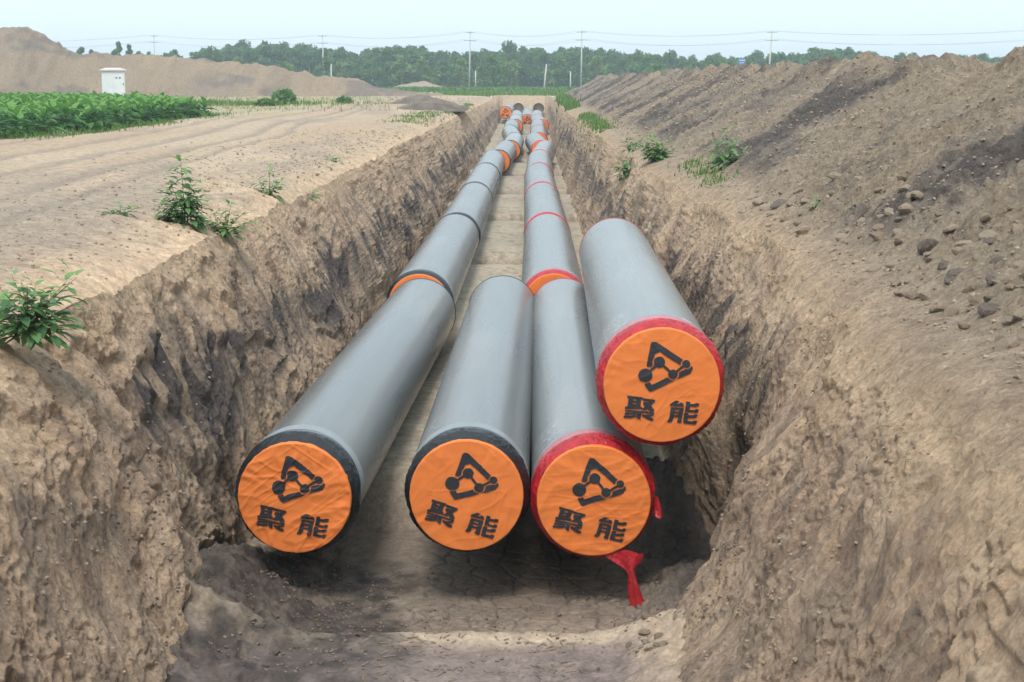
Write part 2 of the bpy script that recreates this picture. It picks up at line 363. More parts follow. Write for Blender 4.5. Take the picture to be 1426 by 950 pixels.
def wall(P, side, seed):
    X = prof(P, tw); T = tw[None, :] + 0 * Yr; Yg0 = Yr + 0 * X
    zb = floor_z(X, Yr + 0 * X) - .12
    zt = -.34 + .10 * fbm(Yg0 * .8, 0 * Yg0 + seed, 3, seed) + .05 * fbm(Yg0 * 4, 0 * Yg0 + seed, 3, seed + 1)
    Z = zt + (zb - zt) * T
    Yg = Yr + 0 * X
    Sarc = T * 3.2
    # big slumps, lumps, fall-line streaks, hanging jagged ledges
    fade = np.clip(1 - np.clip(Yg - 60, 0, 100) / 160, .4, 1)
    sh = Yg + .22 * side * Sarc
    D = .22 * fbm(Yg * .33, Sarc * .45, 3, seed) + .10 * fbm(Yg * 1.1 + Sarc * .3, Sarc * .9, 3, seed + 1)
    D += .06 * ridge(sh * 1.9, Sarc * .42, 2, seed + 2) * (.3 + .7 * sst(-.3, .4, vn(Yg * .6, Sarc * .8, seed)))
    D += .042 * ridge(sh * 4.6 + .3 * vn(Yg * 3, Sarc * 3, 2), Sarc * .75, 3, seed + 4) * sst(-.5, .3, vn(Yg * .8 + 3, Sarc * .9, seed + 1))
    D += .020 * fbm(sh * 13, Sarc * 2.2, 2, seed + 5) + .014 * fbm(Yg * 11, Sarc * 12, 2, seed + 6)
    ph = Sarc * 1.7 + .55 * Yg * (.55 if side > 0 else .35) + 1.1 * fbm(Yg * .8, Sarc * .8, 2, seed + 3) + .20 * vn(Yg * 7, Sarc * 1.2, seed + 4) + .13 * vn(Yg * 19, Sarc * 2, seed + 5)
    fr = ph - np.floor(ph)
    led = np.where(fr < .80, fr / .80, (1 - fr) / .20)
    lm = sst(-.45, .25, vn(Yg * .5, Sarc * .7, seed + 6))
    D += (.135 if side > 0 else .06) * (led - .4) * lm * np.where(Yg < 20, 1, .7)
    ph2 = Sarc * 5.2 + 1.4 * Yg + 1.8 * fbm(Yg * 1.6, Sarc * 1.4, 3, seed + 1) + .5 * vn(Yg * 17, Sarc * 2, seed)
    fr2 = ph2 - np.floor(ph2); led2 = np.where(fr2 < .78, fr2 / .78, (1 - fr2) / .22)
    D += .040 * (led2 - .4) * sst(-.35, .35, vn(Yg * 1.1 + 9, Sarc * 1.5, seed + 2))
    cl_ = sst(.05, .5, vn(Yg * .9, Sarc * 1.4, seed + 3))
    D += (.045 * clods(Yg, Sarc, 7, seed) + .03 * clods(Yg, Sarc, 13, seed + 1)) * cl_
    # thin shrinkage cracks running down the fall line
    ck = np.abs(vn(Yg * 3.3 + .6 * vn(Yg * 5, Sarc * 5, 1), Sarc * 1.2 + .4 * vn(Yg * 9, Sarc * 9, 2), seed + 5))
    D -= .05 * (1 - sst(0, .045, ck)) * sst(-.1, .5, vn(Yg * 1.3, Sarc * 1.7, seed + 7))
    edge = sst(0, .10, T) * (1 - .6 * sst(.94, 1, T))
    D = D * (.6 + .4 * edge) * fade * np.where(Yg < 30, .78, .9)
    inw = .86 * D; upw = .42 * D
    X = X + side * inw; Z = Z + upw * (.25 + .75 * sst(0, .1, T))
    # colours: tan over a dark band over tan, all ragged
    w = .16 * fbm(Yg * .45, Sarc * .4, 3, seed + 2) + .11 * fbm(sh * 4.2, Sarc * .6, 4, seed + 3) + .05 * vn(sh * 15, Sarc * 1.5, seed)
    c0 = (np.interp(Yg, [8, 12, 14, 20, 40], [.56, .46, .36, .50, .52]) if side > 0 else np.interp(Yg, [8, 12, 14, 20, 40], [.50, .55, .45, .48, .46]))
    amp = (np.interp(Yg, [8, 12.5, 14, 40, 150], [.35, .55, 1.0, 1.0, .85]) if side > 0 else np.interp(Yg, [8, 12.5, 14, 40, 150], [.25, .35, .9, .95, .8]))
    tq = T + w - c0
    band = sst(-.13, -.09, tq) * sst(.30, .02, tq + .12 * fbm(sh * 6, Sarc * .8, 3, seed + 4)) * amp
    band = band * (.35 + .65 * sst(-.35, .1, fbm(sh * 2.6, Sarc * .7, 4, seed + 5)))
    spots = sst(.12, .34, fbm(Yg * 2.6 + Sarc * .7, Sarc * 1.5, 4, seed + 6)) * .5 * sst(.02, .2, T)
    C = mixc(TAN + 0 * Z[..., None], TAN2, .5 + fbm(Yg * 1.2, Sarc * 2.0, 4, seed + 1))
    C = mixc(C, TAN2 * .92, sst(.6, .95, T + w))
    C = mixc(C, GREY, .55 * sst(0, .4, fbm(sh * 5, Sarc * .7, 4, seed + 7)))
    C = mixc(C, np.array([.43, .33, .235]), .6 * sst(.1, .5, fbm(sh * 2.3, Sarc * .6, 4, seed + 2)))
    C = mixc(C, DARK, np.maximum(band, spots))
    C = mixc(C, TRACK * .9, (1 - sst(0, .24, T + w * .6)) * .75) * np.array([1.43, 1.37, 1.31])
    return X, Z, C
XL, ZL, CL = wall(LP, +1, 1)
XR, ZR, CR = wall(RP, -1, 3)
# right wall runs floor -> lip in column order
XR, ZR, CR = XR[:, ::-1], ZR[:, ::-1], CR[:, ::-1]

# left ground
def track_ruts(X, Y):
    u = X + .055 * Y + .9 * fbm(X * .04, Y * .045, 2, 3)        # lanes drift to the left with distance
    r = 0
    for c, w in ((-6.2, .30), (-7.9, .34), (-9.6, .28), (-11.5, .35), (-5.2, .2)):
        q = (u - c) / w
        r = r - np.exp(-q * q) + .55 * np.exp(-(np.abs(q) - 1.7) ** 2 * 2)
    return r
XG = XL[:, :1] - dl[None, ::-1]; YG = Yr + 0 * XG; DG = dl[None, ::-1] + 0 * XG
near = np.exp(-DG / 60)
rut = track_ruts(XG, YG)
lanes = sst(-3.9, -5.0, XG) * (1 - sst(-15, -18, XG))
ZG = -.34 * np.exp(-DG / (.55 + .3 * vn(YG * .6, DG * .3, 2))) + .10 * fbm(XG * .18, YG * .1, 3, 2) * sst(0, 3, DG) + .035 * rut * lanes
ZG += .02 * fbm(XG * 2.2, YG * 1.1, 4, 1) * near + .03 * fbm(XG * .9, YG * .5, 4, 4) + .012 * fbm(XG * 5, YG * 3, 3, 5) * near
rough = sst(-.15, .45, fbm(XG * .35, YG * .14, 3, 6))
ZG += (.05 * clods(XG, YG, 3.2, 1) + .025 * clods(XG, YG, 8, 2)) * (rough * .7 + .9 * np.exp(-DG / .8)) * near
ZG = ZG + (ZL[:, :1] - ZG[:, -1:]) * np.exp(-DG / .3)
CG = mixc(TRACK * .95 + 0 * ZG[..., None], PALE * .98, .5 + 1.2 * fbm(XG * .5, YG * .07, 4, 1))
CG = mixc(CG, GREY * 1.25, .5 * sst(.05, .45, fbm(XG * .55 + .03 * YG, YG * .11, 4, 7)))
CG = mixc(CG, GREY * 1.15, .7 * sst(1.5, .5, np.abs(DG - 1.7 + .6 * fbm(XG, YG * .4, 3, 2))) * sst(30, 14, YG))
CG = mixc(CG, GREY * 1.3, .55 * sst(1.6, .3, DG + .8 * fbm(XG * 2, YG, 3, 5)) * sst(14, 24, YG))
CG = mixc(CG, TAN2, .8 * (1 - sst(.1, .6, DG + .4 * fbm(XG * 2, YG * 2, 2, 1))))
CG = mixc(CG, GREY * 1.1, .6 * sst(-.25, -.8, rut) * lanes)
CG = CG + (CL[:, :1] - CG[:, -1:]) * np.exp(-DG / (.6 + .35 * vn(XG * 1.5, YG * 1.1, 3)))[..., None]
FIELD = np.array([.36, .33, .19])
CG = mixc(CG, FIELD, sst(-12, -17, XG + 3 * fbm(XG * .2, YG * .03, 3, 4)) * .8 * sst(60, 90, YG))

# floor
FX = np.linspace(0, 1, nF)[None, :]
xa = XL[:, -1:]; xb = XR[:, :1]
XF = xa + (xb - xa) * FX; YF = Yr + 0 * XF
def floor_col(X, Y):
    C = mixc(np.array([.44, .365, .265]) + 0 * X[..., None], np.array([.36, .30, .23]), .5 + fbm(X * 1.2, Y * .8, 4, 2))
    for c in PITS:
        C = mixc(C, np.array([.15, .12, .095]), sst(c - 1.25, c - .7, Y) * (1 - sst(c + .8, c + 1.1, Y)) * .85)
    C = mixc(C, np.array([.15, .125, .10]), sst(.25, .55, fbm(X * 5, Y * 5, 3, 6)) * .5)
    return C
ZF = floor_z(XF, YF) + .015 * fbm(XF * 4, YF * 4, 3, 3) + .02 * clods(XF, YF, 5, 4) * sst(.2, .6, vn(XF * 1.5, YF * 1.5, 3))
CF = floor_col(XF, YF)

# right verge and front of heap
crest_h = 1.98 + .16 * fbm(ROW * .12, ROW * 0 + .5, 3, 5) + .10 * fbm(ROW * .6, ROW * 0 + 2.5, 3, 6) + .10 * sst(26, 20, ROW)
crest_x = 7.55 + .35 * fbm(ROW * .09, ROW * 0 + 7, 2, 2)
foot_x = np.interp(ROW, [-14, 8, 12.5, 20, 30, 65, 180], [3.2, 3.15, 3.3, 3.5, 3.6, 3.35, 3.3]) + .18 * fbm(ROW * .35, ROW * 0 + 3, 3, 4)
e = np.linspace(0, 1, nV + 1)[None, 1:]
lipx = XR[:, -1:]
XV = lipx + (crest_x[:, None] - lipx) * e; YV = Yr + 0 * XV
fx = np.maximum(foot_x[:, None], lipx + .25)
tt = np.clip((XV - fx) / (crest_x[:, None] - fx), 0, 1)
hp = tt * .93 + .07 * tt * tt
XB = crest_x[:, None] + dr[None, :]; YB = Yr + 0 * XB
bk = np.interp(dr, [0, .8, 2.2, 6.0, 700], [1, .93, .78, 0, 0])[None, :]
XV = np.concatenate([XV, XB], 1); YV = np.concatenate([YV, YB], 1)
hh = np.concatenate([hp, bk + 0 * YB], 1)
onheap = sst(.0, .12, hh)
farfade = 1 - sst(172, 176, YV) * 0
DV = XV - lipx
ZV = crest_h[:, None] * hh - .34 * np.exp(-DV / (.42 + .2 * vn(YV * .7, DV * .3, 2))) * (DV < 5)
st = YV * 1.0 - (XV - 3.7) * .35                        # fall-line coordinate
ZV += onheap * (.16 * fbm(YV * .5, XV * .45, 4, 3) + .05 * ridge(st * 1.1, XV * .5, 3, 5) + .09 * fbm(YV * 2.6, XV * 2.6, 4, 1))
lump = .4 + .6 * sst(-.3, .3, fbm(YV * .4, XV * .5, 3, 7))
ZV += onheap * ((.17 * clods(XV, YV, 1.7, 1) * sst(.1, .5, vn(XV * .6, YV * .5, 2))) + (.16 * clods(XV, YV, 4.2, 2) + .085 * clods(XV, YV, 9, 3) + .02 * fbm(XV * 9, YV * 6, 3, 2)) * (.4 + .6 * lump)) * np.where(XV > 12, 0, 1)
ZV += (1 - onheap) * (.02 * fbm(XV * 2, YV * 1.5, 4, 2) + .05 * clods(XV, YV, 5, 5) * sst(.1, .6, vn(XV * 1.2, YV * .8, 5)) + .02 * clods(XV, YV, 11, 6))
crb = np.exp(-((XV - crest_x[:, None]) / .9) ** 2)
ZV += crb * (.34 * clods(XV, YV, .8, 4) + .14 * clods(XV, YV, 2.2, 5) + .14 * fbm(YV * 1.2, XV, 3, 2))
ZV = ZV + (ZR[:, -1:] - ZV[:, :1]) * np.exp(-np.clip(DV, 0, 9) / .28)
CV = mixc(TAN2 * 1.0 + 0 * ZV[..., None], PALE * .92, .4 + fbm(XV * 1.3, YV * 1.0, 4, 3))
strk = .8 * fbm(st * .3 + .6 * vn(YV * .3, XV * .5, 1), XV * .28, 4, 6) + .3 * fbm(st * 1.1, XV * .6, 4, 1) + .25 * fbm(YV * 2.5, XV * 2.5, 4, 3)
CV2 = mixc(np.array([.325, .25, .175]) + 0 * ZV[..., None], np.array([.35, .275, .2]), .5 + 1.3 * fbm(st * 1.2, XV * .4, 4, 2))
CV2 = mixc(CV2, np.array([.20, .168, .14]), .85 * sst(-.3, .08, strk))
CV2 = mixc(CV2, np.array([.105, .086, .075]), .85 * sst(-.02, .22, strk + .3 * fbm(XV * 3, YV * 3, 3, 4)))
CV = mixc(CV, CV2, onheap)
CV = mixc(CV, PALE * .85, .7 * crb * sst(-.1, .4, fbm(YV * .5, XV, 3, 1)))
CV = mixc(CV, FIELD, sst(12.5, 15, XV))
CV = CV + (CR[:, -1:] - CV[:, :1]) * np.exp(-np.clip(DV, 0, 9) / .3)[..., None]

# beyond the end of the trench everything closes to field level
def close(X, Z, C, k=0):
    g = (1 - endm) + 0 * X
    lvl = -.05 + .12 * fbm(X * .5, Yr * .5 + 0 * X, 3, 2)
    Z2 = np.where(Z < lvl, Z + (lvl - Z) * g, Z)
    C2 = mixc(C, TRACK * .9, g * (Z < .2))
    return X, Z2, C2
XL, ZL, CL = close(XL, ZL, CL); XR, ZR, CR = close(XR, ZR, CR); XF, ZF, CF = close(XF, ZF, CF)
# heap sinks at its far end
sink = 1 - sst(168, 176, Yr)
ZV = np.where(ZV > 0, ZV * (sink + 0 * ZV), ZV)

def strip(name, X, Z, C, mat, r0=0):
    V = np.stack([X, Yr + 0 * X, Z], -1)[r0:]; C = C[r0:]
    me = np_mesh(name, V, grid_faces(V.shape[0], V.shape[1])[:, ::-1], C)
    return link(name, me, mat, kind='structure')
def cat(A, B): return np.concatenate([A, B], 1)
strip('ground_left', cat(XG[:, :-1], XL[:, :1]), cat(ZG[:, :-1], ZL[:, :1]), np.concatenate([CG[:, :-1], CL[:, :1]], 1), M_ground)
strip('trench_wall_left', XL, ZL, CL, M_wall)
NP_Y1 = 18.0
rF = int(np.searchsorted(ROW, NP_Y1)) - 1
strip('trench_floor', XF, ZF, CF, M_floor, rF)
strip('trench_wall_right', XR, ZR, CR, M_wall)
strip('spoil_heap_and_verge', cat(XR[:, -1:], XV), cat(ZR[:, -1:], ZV), np.concatenate([CR[:, -1:], CV], 1), M_heap)

# near floor: bench, pit with cracked mud
ny = np.concatenate([np.arange(-14, 6.5, .8), np.arange(6.6, 11.0, .06), np.arange(11.0, ROW[rF] - .001, .018), [ROW[rF] + .03]])
nx = np.linspace(-4.1, 3.0, 410)
Xn, Yn = np.meshgrid(nx, ny); 
zn = floor_z(Xn, Yn)
wx = Xn + .05 * vn(Xn * 4, Yn * 4, 1) + .02 * vn(Xn * 13, Yn * 13, 3); wy = Yn * .8 + .05 * vn(Xn * 4, Yn * 4, 2)
pitm = sst(12.15, 12.3, Yn) * (1 - sst(16.3, 17.0, Yn)) * sst(-2.9, -2.2, Xn) * (1 - sst(1.1, 1.7, Xn))
d1, d2, rid = worley(wx * 3.3, wy * 3.3); g1 = d2 - d1
d1b, d2b, ridb = worley(wx * 8.5 + 4, wy * 8.5); g2 = d2b - d1b
cr1 = (1 - sst(.015, .085, g1)); cr2 = (1 - sst(.04, .14, g2)) * sst(.0, .35, vn(Xn * 1.7, Yn * 1.7, 6))
crk = np.maximum(cr1, .6 * cr2) * sst(-.55, -.1, vn(Xn * .7, Yn * .9, 7))
zn = zn - .028 * crk * pitm + (.010 * (rid - .5)) * pitm
deb = np.maximum(sst(-1.7, -2.3, Xn + .3 * fbm(Xn * 3, Yn * 3, 3, 1)), sst(.8, 1.5, Xn + .3 * fbm(Xn * 3, Yn * 3, 3, 2)))
deb = np.maximum(deb, .35 * sst(.1, .5, fbm(Xn * 2, Yn * 2, 3, 3)) * (1 - pitm))
zn = zn + deb * (.09 * clods(Xn, Yn, 5, 2) + .05 * clods(Xn, Yn, 12, 3) + .06 * fbm(Xn * 6, Yn * 6, 3, 5)) + .004 * fbm(Xn * 15, Yn * 15, 2, 5)
benchm = 1 - sst(11.85, 12.1, Yn)
cr3 = (1 - sst(.03, .10, g2)) * sst(-.1, .3, vn(Xn * 1.3, Yn * 1.3, 4)) * benchm * (1 - deb)
zn = zn - .010 * cr3
Cn = mixc(np.array([.205, .160, .124]) + 0 * zn[..., None], np.array([.265, .21, .163]), .5 + fbm(Xn * 1.1, Yn * 1.1, 4, 6))
Cn = mixc(Cn, np.array([.36, .295, .215]), sst(16.7, 17.4, Yn + .3 * fbm(Xn, Yn, 2, 1)))
Cn = mixc(Cn, np.array([.21, .163, .142]), benchm)
lipm = np.exp(-((Yn - 11.92 - .12 * vn(Xn * 1.1, Yn * 0 + 3, 2)) / .17) ** 2)
Cn = mixc(Cn, np.array([.40, .312, .222]), np.clip(lipm * .95 + .5 * fbm(Xn * 5, Yn * 5, 3, 2) * lipm, 0, 1))
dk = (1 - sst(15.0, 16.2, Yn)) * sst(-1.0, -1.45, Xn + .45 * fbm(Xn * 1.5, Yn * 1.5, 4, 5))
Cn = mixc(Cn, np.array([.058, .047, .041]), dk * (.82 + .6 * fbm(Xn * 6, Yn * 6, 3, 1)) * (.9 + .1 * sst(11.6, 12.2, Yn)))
recess_shade = sst(.95, 1.6, Xn + .4 * fbm(Xn * 1.5, Yn * 1.5, 4, 5)) * sst(12.4, 12.9, Yn)  # shade of the right pit recess, painted into the floor colour
Cn = mixc(Cn, np.array([.06, .05, .045]), recess_shade * .9)
Cn = mixc(Cn, TAN2 * 1.02, sst(.7, 1.1, Xn + .3 * fbm(Xn * 2, Yn * 2, 3, 2)) * (1 - sst(12.4, 12.9, Yn)))
Cn = mixc(Cn, np.array([.10, .085, .07]), np.maximum(crk * pitm, cr3 * .7) * .8)
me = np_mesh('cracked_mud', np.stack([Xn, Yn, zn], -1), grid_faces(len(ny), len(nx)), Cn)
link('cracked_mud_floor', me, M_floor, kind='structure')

# the far field, out to the horizon
gy = np.concatenate([[ROW[-1]], 180 * 1.06 ** np.arange(0, 52)]); gx = np.linspace(-1, 1, 121); gx = np.sign(gx) * np.abs(gx) ** 2.2 * 2500
Xf, Yf = np.meshgrid(gx, gy)
Zf = -.06 + .25 * fbm(Xf * .02, Yf * .012, 3, 3)
Cf = mixc(FIELD + 0 * Zf[..., None], TRACK, sst(0, .5, fbm(Xf * .01, Yf * .02, 3, 4)) * .6)
Cf = mixc(Cf, TRACK, sst(20, 8, np.abs(Xf + 2)) * sst(260, 220, Yf))
Cf = mixc(Cf, np.array([.06, .10, .035]), sst(255, 300, Yf) * .85)
link('ground', np_mesh('ground', np.stack([Xf, Yf, Zf], -1), grid_faces(len(gy), len(gx)), Cf), M_ground, kind='structure')
# ground behind the camera
gx2 = np.linspace(-600, 600, 41); gy2 = np.linspace(-600, -14, 21)
Xb, Yb = np.meshgrid(gx2, gy2)
link('ground_behind', np_mesh('ground_behind', np.stack([Xb, Yb, -.05 + 0 * Xb], -1), grid_faces(21, 41), FIELD + 0 * Xb[..., None]), M_ground, kind='structure')

# excavated mound across the field on the left
cx = np.array([-90, -59.7, -55, -51.5, -48, -43.5, -40, -35, -32, -29, -26.5, -24, -19.5, -15, -10, -6])
cz = np.array([8.6, 7.6, 7.3, 5.2, 4.75, 4.7, 4.5, 3.9, 3.75, 3.6, 2.75, 2.3, 1.6, .9, .35, -.1])
mxs = np.linspace(-90, -6, 420); mys = np.linspace(150, 196, 150)
Xm, Ym = np.meshgrid(mxs, mys)
crest = np.interp(Xm, cx, cz) + .25 * fbm(Xm * .3, Xm * 0, 4, 3)
yc = 170.0
wd = 1.55 * crest + 1.2
prof_m = np.clip(1 - np.abs(Ym - yc) / wd, 0, 1); prof_m = np.where(prof_m > .85, .85 + (prof_m - .85) * .75, prof_m)
Zm = crest * prof_m * 1.03 - .15
Zm += sst(.05, .6, Zm) * (.5 * fbm(Xm * .4, Ym * .3, 4, 2) + .38 * ridge(Xm * .55, Ym * .12, 4, 4) + .35 * clods(Xm, Ym, .9, 3) * sst(-.1, .5, vn(Xm * .3, Ym * .3, 2)))
sm = fbm(Xm * .35, Ym * .12, 4, 5)
Cm = mixc(np.array([.35, .262, .182]) + 0 * Zm[..., None], np.array([.29, .225, .165]), .5 + sm)
Cm = mixc(Cm, np.array([.20, .165, .145]), .75 * sst(.08, .34, fbm(Xm * .33 + .3 * Zm, Ym * .12 + Zm * .5, 5, 6)))
link('soil_mound', np_mesh('soil_mound', np.stack([Xm, Ym, Zm], -1), grid_faces(150, 420), Cm), M_heap, kind='structure')

def ground_h(x, y):
    if y > ROW[-1]: return -.05
    i = int(np.clip(np.searchsorted(ROW, y), 1, nR - 1))
    if x < XL[i, 0]: return float(np.interp(x, XG[i], ZG[i]))
    if x > XR[i, -1]: return float(np.interp(x, XV[i], ZV[i]))
    if x < XL[i].max() and x < XL[i, -1]: return float(np.interp(x, np.maximum.accumulate(XL[i]), ZL[i]))
    if x > XR[i, 0]: return float(np.interp(x, np.maximum.accumulate(XR[i]), ZR[i]))
    return float(floor_z(np.array([[x]]), np.array([[y]]))[0, 0])

# ================================================================== PIPES
R = .603
def in_capsule(U, Vv, a, b, w):
    ax, ay = a; bx, by = b; dx, dy = bx - ax, by - ay
    t = np.clip(((U - ax) * dx + (Vv - ay) * dy) / (dx * dx + dy * dy), 0, 1)
    return np.hypot(U - ax - t * dx, Vv - ay - t * dy) - w
def in_poly(U, Vv, P):
    r = np.zeros(U.shape, bool); n = len(P)
    for i in range(n):
        x1, y1 = P[i]; x2, y2 = P[(i + 1) % n]
        if y1 == y2: continue
        c = ((y1 > Vv) != (y2 > Vv)) & (U < (x2 - x1) * (Vv - y1) / (y2 - y1) + x1)
        r ^= c
    return r
def emblem(U, Vv):
    """U right, V up, unit = cap radius; three-sided bent band around four linked discs"""
    px = 362 + U * 478; py = 523 - Vv * 478
    bands = np.minimum(np.minimum(in_capsule(px, py, (262, 352), (290, 187), 24), in_capsule(px, py, (300, 187), (512, 326), 24)),
                       np.minimum(in_capsule(px, py, (250, 512), (274, 544), 24), in_capsule(px, py, (274, 544), (570, 402), 24)))
    bands = np.minimum(bands, in_capsule(px, py, (570, 402), (584, 378), 22))
    bands = np.where(in_poly(px, py, [(305, 214), (345, 240), (300, 262)]), -1, bands)
    cs = [((228, 437), 57), ((340, 327), 45), ((450, 428), 39), ((555, 343), 32)]
    dots = np.minimum.reduce([np.hypot(px - c[0], py - c[1]) - r for c, r in cs])
    lk = np.minimum.reduce([in_capsule(px, py, cs[i][0], cs[i + 1][0], 10) for i in range(3)])
    halo = np.minimum(dots, lk) - 11
    halo = np.minimum(halo, in_capsule(px, py, (262, 360), (262, 470), 0) + 999)
    return (np.minimum(dots, lk) < 0) | ((bands < 0) & (halo > 0) & ~in_poly(px, py, [(225, 366), (290, 366), (290, 500), (225, 490)]))
G1 = [  # left character, 0..100, y down
    [(7, 1), (56, 3), (56, 12), (7, 10)], [(12, 8), (24, 8), (22, 56), (10, 56)], [(38, 8), (50, 8), (50, 54), (38, 54)],
    [(20, 20), (42, 21), (42, 29), (20, 28)], [(20, 36), (42, 36), (42, 43), (20, 44)], [(2, 50), (56, 45), (56, 54), (3, 60)],
    [(58, 6), (98, 9), (98, 18), (60, 16)], [(86, 10), (99, 13), (72, 56), (56, 56), (66, 44)], [(62, 22), (74, 22), (98, 52), (96, 60), (84, 60), (60, 32)],
    [(4, 64), (99, 64), (99, 70), (4, 71)], [(44, 68), (56, 68), (56, 100), (48, 97), (44, 92)],
    [(4, 77), (40, 73), (40, 80), (3, 86)], [(0, 92), (30, 86), (40, 82), (40, 90), (24, 97), (1, 100)],
    [(96, 73), (98, 78), (82, 86), (98, 92), (98, 101), (86, 101), (62, 86), (62, 78), (72, 80), (82, 76)]]
G2 = [  # right character
    [(20, 3), (34, 4), (20, 17), (38, 16), (35, 10), (45, 10), (50, 24), (4, 26), (4, 18)],
    [(8, 33), (48, 32), (47, 40), (19, 41), (18, 84), (12, 99), (0, 99), (6, 84)], [(37, 34), (49, 34), (48, 98), (36, 98), (34, 90), (37, 88)],
    [(18, 50), (38, 50), (38, 57), (18, 57)], [(18, 66), (38, 66), (38, 73), (18, 73)],
    [(57, 2), (69, 2), (69, 40), (57, 40)], [(68, 12), (84, 10), (90, 5), (100, 5), (98, 16), (90, 20), (68, 22)], [(57, 38), (88, 39), (92, 33), (101, 33), (98, 48), (57, 48)],
    [(56, 54), (68, 54), (68, 90), (56, 90)], [(67, 64), (84, 62), (90, 57), (100, 57), (97, 68), (90, 72), (67, 74)], [(56, 88), (86, 90), (91, 84), (101, 84), (96, 100), (56, 99)]]
def glyph(U, Vv, P, cx_, cy_, w, h):
    px = (U - cx_) / w * 100 + 50; py = 50 - (Vv - cy_) / h * 100
    r = np.zeros(U.shape, bool)
    for q in P:
        for ox, oy in ((0, 0), (1.3, 0), (-1.3, 0), (0, 1.1), (0, -1.1)): r |= in_poly(px + ox, py + oy, q)
    return r
def print_mask(U, Vv, roll):
    c, s = math.cos(roll), math.sin(roll)
    U0, V0 = U * c - Vv * s, U * s + Vv * c          # roll > 0: clockwise turn as seen
    m = emblem(U0, V0)
    t = math.radians(5); c, s = math.cos(t), math.sin(t)
    U1, V1 = U0 * c - V0 * s, U0 * s + V0 * c
    return m | glyph(U1, V1, G1, -.335, -.41, .50, .385) | glyph(U1, V1, G2, .40, -.415, .50, .385)
RC = .556
def cap_h(U, Vv, seed, amp):
    """outward bulge of the fabric, metres; U, V in metres"""
    r = np.hypot(U, Vv); th = np.arctan2(Vv, U)
    tk = (th + pi) / (2 * pi)
    h = .010 * np.cos(np.clip(r / RC, 0, 1) * pi / 2)
    ga = vn(tk * 64, r * 2 + seed, seed) * np.where(tk > .98, (1 - tk) / .02, 1) * np.where(tk < .02, tk / .02, 1)
    h = h + amp * .0045 * ga * sst(.45 * RC, .95 * RC, r)
    a = math.radians(20 + 35 * (seed % 3)); u = U * math.cos(a) + Vv * math.sin(a); v = -U * math.sin(a) + Vv * math.cos(a)
    cr_ = lambda p, q, s_, k_: 1 - np.clip(np.abs(vn(p, q, s_)) * k_, 0, 1)
    h = h + amp * (.006 * ridge(u * 2.2 + seed, v * 4.5 + .8 * np.sin(u * 6), 2, seed) + .0045 * cr_(u * 2.0 + 3 + seed, v * 9, seed + 1, 2.6) + .003 * cr_(u * 6 + seed, v * 3.5 + u * 4, seed + 2, 3.5) + .003 * cr_(v * 14 + u * 5, u * 3, seed + 3, 3))
    return h
def build_cap(seed, roll, amp, fine):
    nr, na = (76, 240) if fine else (8, 48)
    rr = np.linspace(0, 1, nr) ** .8 * (RC - .012)
    th = np.linspace(0, 2 * pi, na, endpoint=False)
    RR, TH = np.meshgrid(rr, th, indexing='ij')
    U, Vv = RR * np.cos(TH), RR * np.sin(TH)
    h = cap_h(U, Vv, seed, amp)
    Y = -h
    rings = [np.stack([U, Y, Vv], -1)]
    he = h[-1]
    for k, (dr_, dy) in enumerate([(.007, .002), (.011, .008), (.013, .018), (.012, .06), (.020, .13)]):
        g = vn(TH[0] / (2 * pi) * 90 * 1.0, TH[0] * 0 + k * .4 + seed, seed) * amp * (.002 + .012 * dy)
        q = RC - .012 + dr_ + g
        y_ = -he * (1 - min(1, dy / .018)) + dy
        rings.append(np.stack([q * np.cos(TH[0]), y_, q * np.sin(TH[0])], -1)[None])
    P = np.concatenate(rings, 0)
    me = np_mesh('cap', P, grid_faces(P.shape[0], na, True), None)
    # print: cells of a fine lattice lying on the fabric
    cs = .0042 if fine else .013
    g = np.arange(-.5, .5, cs)
    gu, gv = np.meshgrid(g, g, indexing='ij'); n = len(g)
    gu2 = gu + amp * .0045 * vn(gu * 9, gv * 9, seed) ; gv2 = gv + amp * .0045 * vn(gu * 9, gv * 9, seed + 1)
    mask = print_mask((gu2 + cs / 2) / .565, (gv2 + cs / 2) / .565, roll)[:-1, :-1]
    idx = np.argwhere(mask)
    F = np.stack([idx[:, 0] * n + idx[:, 1], (idx[:, 0] + 1) * n + idx[:, 1], (idx[:, 0] + 1) * n + idx[:, 1] + 1, idx[:, 0] * n + idx[:, 1] + 1], -1)
    used = np.unique(F); remap = np.zeros(n * n, np.int64); remap[used] = np.arange(len(used))
    Vp = np.stack([gu, -cap_h(gu, gv, seed, amp) - (.009 if fine else .006), gv], -1).reshape(-1, 3)[used]
    mp = np_mesh('print', Vp, remap[F])
    return me, mp
